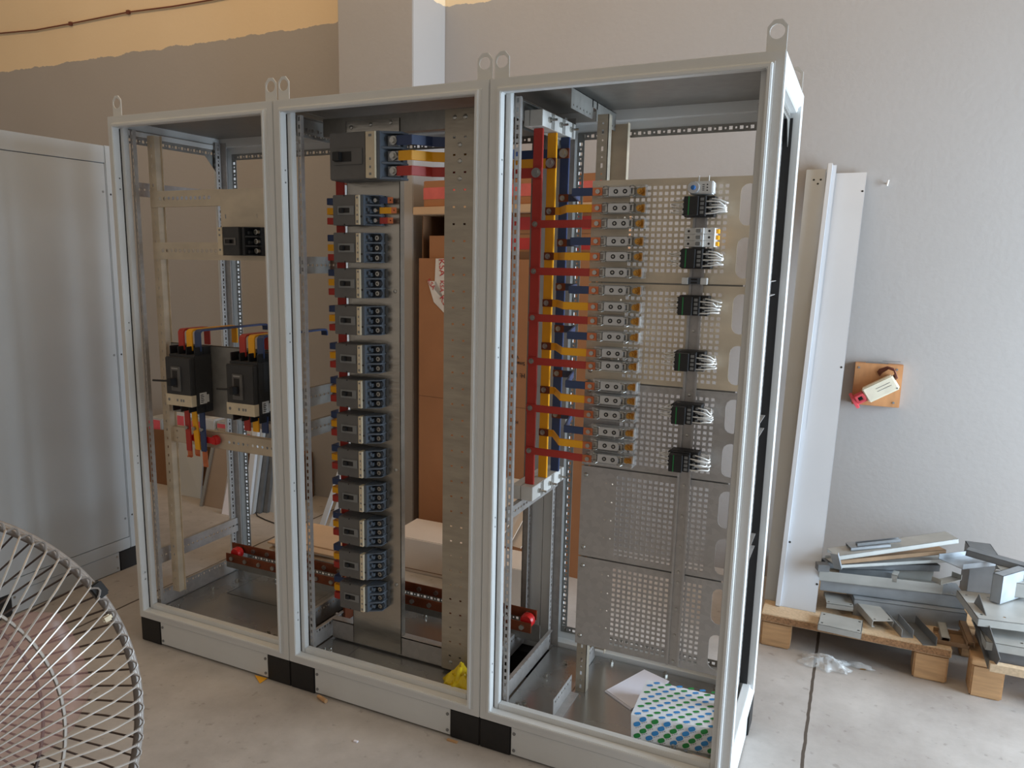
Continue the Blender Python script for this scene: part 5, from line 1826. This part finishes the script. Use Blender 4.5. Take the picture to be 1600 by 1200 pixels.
A = at
piece(A(1277, 984, Z=ZB), A(1345, 999, Z=ZB), 0.13, 0.026, 'tray', 'scrap_white', 'flat white tray with holes at the front left of the chipboard pallet', holes=2)
piece(A(1291, 950, Z=ZB + 0.027), A(1333, 956, Z=ZB + 0.027), 0.13, 0.022, 'n', 'scrap_white', 'pale bent bracket lying on the flat white tray', holes=2)
piece(A(1332, 961, Z=ZB), A(1508, 985, Z=ZB), 0.19, 0.072, 'tray', 'scrap_zinc', 'long zinc box section lowest in the pile on the chipboard pallet')
piece(A(1281, 922, Z=ZB + 0.074), A(1507, 952, Z=ZB + 0.074), 0.15, 0.052, 'n', 'scrap_zinc', 'long zinc channel lying on the lowest box section', holes=2)
piece(A(1279, 907, Z=ZB + 0.127), A(1472, 929, Z=ZB + 0.127), 0.14, 0.045, 'U', 'scrap_white', 'open pale channel with upright edges above the long zinc channel')
piece(A(1311, 896, Z=ZB + 0.133), A(1403, 910, Z=ZB + 0.133), 0.05, 0.038, 'box', 'scrap_zinc', 'short ribbed zinc bar lying inside the open pale channel')
piece(A(1290, 888, Z=ZB + 0.175), A(1468, 893, Z=ZB + 0.175), 0.05, 0.028, 'n', 'scrap_zinc_dark', 'dark narrow channel across the middle of the pile')
piece(A(1455, 908, Z=ZB + 0.17), A(1470, 914, Z=ZB + 0.17), 0.13, 0.022, 'U', 'scrap_white', 'short pale crosspiece at the right end of the open channel')
piece(A(1392, 908, Z=ZB + 0.16), A(1401, 910, Z=ZB + 0.16), 0.06, 0.03, 'n', 'scrap_white', 'small pale clip across the ribbed zinc bar')
piece(A(1312, 888, Z=ZB + 0.205), A(1493, 878, Z=ZB + 0.215), 0.11, 0.014, 'U', 'scrap_white', 'pale channel with a bright front lip, near the top of the pile')
piece(A(1313, 882, Z=ZB + 0.222), A(1478, 866, Z=ZB + 0.245), 0.06, 0.020, 'n', 'rust_brown', 'brownish channel below the topmost sloping one')
piece(A(1308, 876, Z=ZB + 0.25), A(1498, 849, Z=ZB + 0.33), 0.09, 0.02, 'n', 'scrap_white', 'topmost wide sloping channel of the pile')
piece(A(1330, 861, Z=ZB + 0.283), A(1392, 855, Z=ZB + 0.308), 0.06, 0.014, 'n', 'scrap_zinc', 'short zinc piece lying on the topmost sloping channel')
piece(A(1340, 854, Z=ZB + 0.302), A(1408, 847, Z=ZB + 0.329), 0.02, 0.014, 'U', 'scrap_zinc_dark', 'thin dark strip highest on the pile, against the wall')
piece(A(1303, 888, Z=ZB + 0.20), A(1297, 864, Z=ZB + 0.30), 0.03, 0.012, 'L', 'scrap_zinc', 'small upright angle at the left end of the pile')
piece(A(1278, 893, Z=ZB + 0.18), A(1296, 894, Z=ZB + 0.18), 0.04, 0.03, 'box', 'scrap_zinc_dark', 'small dark block by the foot of the pale leaning panel')
piece(A(1333, 946, Z=ZB + 0.03), A(1362, 980, Z=ZB + 0.012), 0.085, 0.03, 'n', 'scrap_white', 'pale bent plate slanting towards the front of the pallet', holes=2)
piece(A(1376, 958, Z=ZB), A(1408, 996, Z=ZB), 0.045, 0.034, 'U', 'scrap_zinc', 'narrow slanting channel left of its twin on the chipboard')
piece(A(1404, 966, Z=ZB), A(1442, 1008, Z=ZB), 0.05, 0.036, 'L', 'scrap_zinc_dark', 'slanting angle piece right of the narrow channel on the chipboard')
piece(A(1462, 972, Z=ZB), A(1470, 1003, Z=ZB), 0.03, 0.022, 'n', 'scrap_white', 'short pale bar beside the front right corner of the chipboard')
piece(A(1464, 1006, Z=ZB - 0.0), A(1514, 1015, Z=ZB - 0.0), 0.12, 0.018, 'U', 'rust_brown', 'brownish tray between the two pallets', holes=2)
piece(A(1497, 974, Z=ZB + 0.02), A(1511, 1010, Z=ZB + 0.02), 0.025, 0.02, 'n', 'rust_brown', 'brown strip slanting over the brownish tray')

Z2 = 0.1505
piece(A(1527, 978, Z=Z2 + 0.13), A(1660, 995, Z=Z2 + 0.13), 0.27, 0.03, 'tray', 'scrap_white', 'wide pale plate with holes on top of the right pallet stack', holes=4)
piece(A(1539, 1015, Z=Z2 + 0.06), A(1660, 1036, Z=Z2 + 0.06), 0.26, 0.032, 'tray', 'scrap_white', 'second wide pale plate just below the top one', holes=3)
piece(A(1541, 1031, Z=Z2), A(1660, 1052, Z=Z2), 0.22, 0.055, 'box', 'scrap_zinc_dark', 'dark block carrying the pale plates on the right pallet')
piece(A(1546, 1049, Z=Z2), A(1660, 1072, Z=Z2), 0.028, 0.03, 'box', 'chipboard', 'small wooden batten at the front of the right pallet')
piece(A(1512, 944, Z=Z2 + 0.15), A(1543, 1045, Z=Z2), 0.02, 0.075, 'L', 'scrap_zinc_dark', 'dark folded sheet standing at the left of the right pallet')
piece(A(1546, 938, Z=Z2 + 0.165), A(1562, 944, Z=Z2 + 0.165), 0.17, 0.115, 'tray', 'scrap_zinc', 'upright zinc bracket behind the wide pale plate')
piece(A(1563, 930, Z=Z2 + 0.175), A(1650, 942, Z=Z2 + 0.175), 0.12, 0.06, 'n', 'scrap_white', 'bright folded profile behind the wide pale plate')
piece(A(1566, 902, Z=Z2 + 0.24), A(1650, 912, Z=Z2 + 0.24), 0.09, 0.02, 'n', 'scrap_white', 'pale strip resting on the bright folded profile')
piece(A(1504, 890, Z=Z2 + 0.235), A(1558, 884, Z=Z2 + 0.235), 0.12, 0.022, 'U', 'scrap_zinc', 'open zinc tray at the back of the right pallet')
piece(A(1508, 868, Z=Z2 + 0.27), A(1640, 906, Z=Z2 + 0.25), 0.05, 0.026, 'n', 'scrap_zinc_dark', 'long dark bar lying across the open zinc tray')
piece(A(1508, 940, Z=Z2), A(1548, 946, Z=Z2), 0.14, 0.235, 'tray', 'scrap_zinc_dark', 'grey bracket under the open zinc tray')

# clear plastic on the floor
crumple('plastic_wrap', 'clear_film', 2.615, 1.135, 0.0, 0.085, 0.05, 0.045, 'crumpled clear plastic wrap on the floor across the joint', 'plastic wrap', seed=9, nu=22)
crumple('plastic_strip', 'clear_film', 2.735, 1.19, 0.0, 0.055, 0.018, 0.02, 'narrow clear plastic strip next to the crumpled wrap', 'plastic wrap', seed=12, nu=12, nv=6)
p = at(1352, 1046, Z=0.004)
solo(MB().sheet((p.x - 0.02, p.y - 0.008, 0.003), (p.x + 0.004, p.y - 0.002, 0.003), (p.x + 0.004, p.y + 0.006, 0.004), (p.x - 0.018, p.y, 0.004), 0.001), 'tape_scrap', 'brass', 'tiny brown tape scrap at the end of the clear plastic strip', 'tape')

# small things at the foot of the cabinets
a, b, c = at(398, 1055, Z=0.002), at(418, 1060, Z=0.002), at(406, 1068, Z=0.002)
mb = MB().add([a, b, c, a + Vector((0, 0, .001)), b + Vector((0, 0, .001)), c + Vector((0, 0, .001))], [(0, 1, 2), (5, 4, 3), (0, 1, 4, 3), (1, 2, 5, 4), (2, 0, 3, 5)])
solo(mb, 'tape_scrap', 'yellow_sleeve', 'yellow tape scrap under the edge of the leftmost cabinet plinth', 'tape', smooth=False)
p = at(505, 1093, Z=0.008)
solo(MB().cyl((p.x - 0.018, p.y + 0.006, 0.008), (p.x + 0.016, p.y - 0.004, 0.008), 0.008, 10).cyl((p.x - 0.019, p.y + 0.0064, 0.008), (p.x - 0.030, p.y + 0.010, 0.008), 0.007, 10), 'wooden_plug', 'pine_wood', 'small wooden plug on the floor before the middle cabinet', 'plug')
p = at(707, 1157, Z=0.004)
solo(MB().box(p.x - 0.02, p.x + 0.02, p.y - 0.006, p.y + 0.004, 0, 0.006), 'wood_chip', 'pine_wood', 'orange wood chip at the black plinth corner of the middle cabinet', 'wood chip', bevel=0.001)
p = at(556, 1159, Z=0.0)
solo(MB().box(p.x - 0.008, p.x + 0.008, p.y - 0.005, p.y + 0.005, 0, 0.004), 'paper_scrap', 'paper_white', 'tiny pale scrap on the bare floor before the cabinets', 'scrap', bevel=0.001)

# ------------------------------------------------------------------ fan in the foreground
FC = Vector((1.754, -1.771, 1.10))
FA = Vector((0.80, -0.42, 0.36)).normalized()
t = thing('pedestal_fan', 'large metal-caged pedestal fan at the lower left, closest to the viewer', 'fan', (FC.x - FA.x * 0.16, FC.y - FA.y * 0.16, 0))
toff = t.location.copy()
FM = Matrix.Translation(FC) @ FA.to_track_quat('Z', 'X').to_matrix().to_4x4()
RF = 0.252


def cage(sign, swirl, n, m, name, r_in, ring_r):
    mb = MB()
    for k in range(n):
        a0 = 2 * math.pi * k / n
        pts = []
        A0 = (r_in * math.cos(a0 - swirl), r_in * math.sin(a0 - swirl))
        A1 = (RF * math.cos(a0), RF * math.sin(a0))
        for s in range(8):
            w_ = s / 7
            x_, y_ = A0[0] + (A1[0] - A0[0]) * w_, A0[1] + (A1[1] - A0[1]) * w_
            u = min(1.0, max(0.0, (math.hypot(x_, y_) - r_in) / (RF - r_in)))
            pts.append((x_, y_, sign * (0.012 + 0.058 * math.sqrt(max(0, 1 - u ** 2.2)))))
        pts.append((pts[-1][0] * 1.012, pts[-1][1] * 1.012, sign * 0.004))
        mb.tube(pts, 0.0013, 5)
    for rr in ring_r:
        u = (rr - r_in) / (RF - r_in)
        zz = sign * (0.0095 + 0.058 * math.sqrt(max(0, 1 - u ** 2.2)))
        mb.tube([(rr * math.cos(2 * math.pi * i / 64), rr * math.sin(2 * math.pi * i / 64), zz) for i in range(64)], 0.0022, 6, closed=True)
    mb.turn(FM)
    return mb.build(name, m, t, toff, ang=60)


cage(1, 0.75, 96, 'fan_wire', 'front_guard', 0.055, (0.17, 0.058))
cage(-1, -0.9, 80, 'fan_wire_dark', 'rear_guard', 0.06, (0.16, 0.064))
mb = MB()
mb.tube([(RF * 1.012 * math.cos(2 * math.pi * i / 96), RF * 1.012 * math.sin(2 * math.pi * i / 96), 0.002) for i in range(96)], 0.0042, 8, closed=True)
mb.tube([(RF * 1.026 * math.cos(2 * math.pi * i / 96), RF * 1.026 * math.sin(2 * math.pi * i / 96), -0.012) for i in range(96)], 0.0055, 8, closed=True)
for i in range(96):
    a0, a1 = 2 * math.pi * i / 96, 2 * math.pi * (i + 1) / 96
    arc = []
    for s in range(6):
        w_ = s / 5
        rr, aa = RF * (0.995 + 0.035 * math.sin(math.pi * w_)), a0 + (a1 - a0) * w_
        arc.append((rr * math.cos(aa), rr * math.sin(aa), 0.009))
    mb.tube(arc, 0.0014, 5)
mb.turn(FM)
mb.build('rim', 'fan_rim', t, toff, ang=60)
for px, py, m, nm in ((122, 946, 'black_plastic', 'guard_clip'), (120, 994, 'cream_label', 'pale_clip')):
    d = CAMR @ Vector(((px - CX) / FPX, 1.0, -(py - CY) / FPX))
    q = CAMLOC + d * ((FC - CAMLOC).dot(FA) / d.dot(FA))
    lp = FM.inverted() @ q
    a = math.atan2(lp.y, lp.x)
    r0 = RF * (1.02 if m == 'black_plastic' else 1.0)
    mb = MB().box(r0 - 0.006, r0 + 0.010, -0.010, 0.010, -0.008, 0.008) if m == 'black_plastic' else MB().box(r0 - 0.009, r0 + 0.002, -0.004, 0.004, 0.006, 0.013)
    mb.turn(FM @ Matrix.Rotation(a, 4, 'Z'))
    mb.build(nm, m, t, toff, 0.002)
mb = MB().lathe([(0.0, -0.03), (0.045, -0.03), (0.045, 0.022), (0.03, 0.034), (0.0, 0.036)], (0, 0, 0), 24).turn(FM)
hub = mb.build('hub', 'fan_body', t, toff)
for k in range(3):
    a0 = 2 * math.pi * k / 3 + 0.55
    vs, fs = [], []
    for i in range(9):
        u = i / 8
        r = 0.035 + 0.175 * u
        hw = 0.35 + 0.42 * math.sin(math.pi * min(1, u * 0.85 + 0.1))
        for j in range(7):
            v = j / 6 * 2 - 1
            a = a0 + v * hw * (0.75 if u < 0.95 else 0.6) + 0.25 * u
            vs.append((r * math.cos(a), r * math.sin(a), 0.02 * v - 0.004 * u))
    for i in range(8):
        for j in range(6):
            q = i * 7 + j
            fs.append((q, q + 1, q + 8, q + 7))
    mb = MB().add(vs, fs).turn(FM)
    o = mb.build('blade', 'fan_blade', t, toff)
    md = o.modifiers.new('thickness', 'SOLIDIFY')
    md.thickness = 0.002
mb = MB().lathe([(0.0, -0.20), (0.05, -0.195), (0.062, -0.17), (0.065, -0.10), (0.05, -0.075), (0.0, -0.075)], (0, 0, 0), 20).turn(FM)
mb.build('motor_housing', 'fan_body', t, toff)
px_, py_ = toff.x, toff.y
zc_ = (FC - FA * 0.16).z
mb = MB().cyl((px_, py_, 0.03), (px_, py_, zc_ - 0.05), 0.016, 14).cyl((px_, py_, 0.03), (px_, py_, 0.55), 0.021, 14).cyl((px_, py_, zc_ - 0.09), (px_, py_, zc_ - 0.02), 0.026, 14)
mb.build('pole', 'fan_rim', t, toff)
mb = MB().lathe([(0.0, 0.0), (0.20, 0.0), (0.20, 0.012), (0.16, 0.028), (0.03, 0.045), (0.0, 0.045)], (px_, py_, 0.0), 32)
mb.build('base', 'fan_body', t, toff)
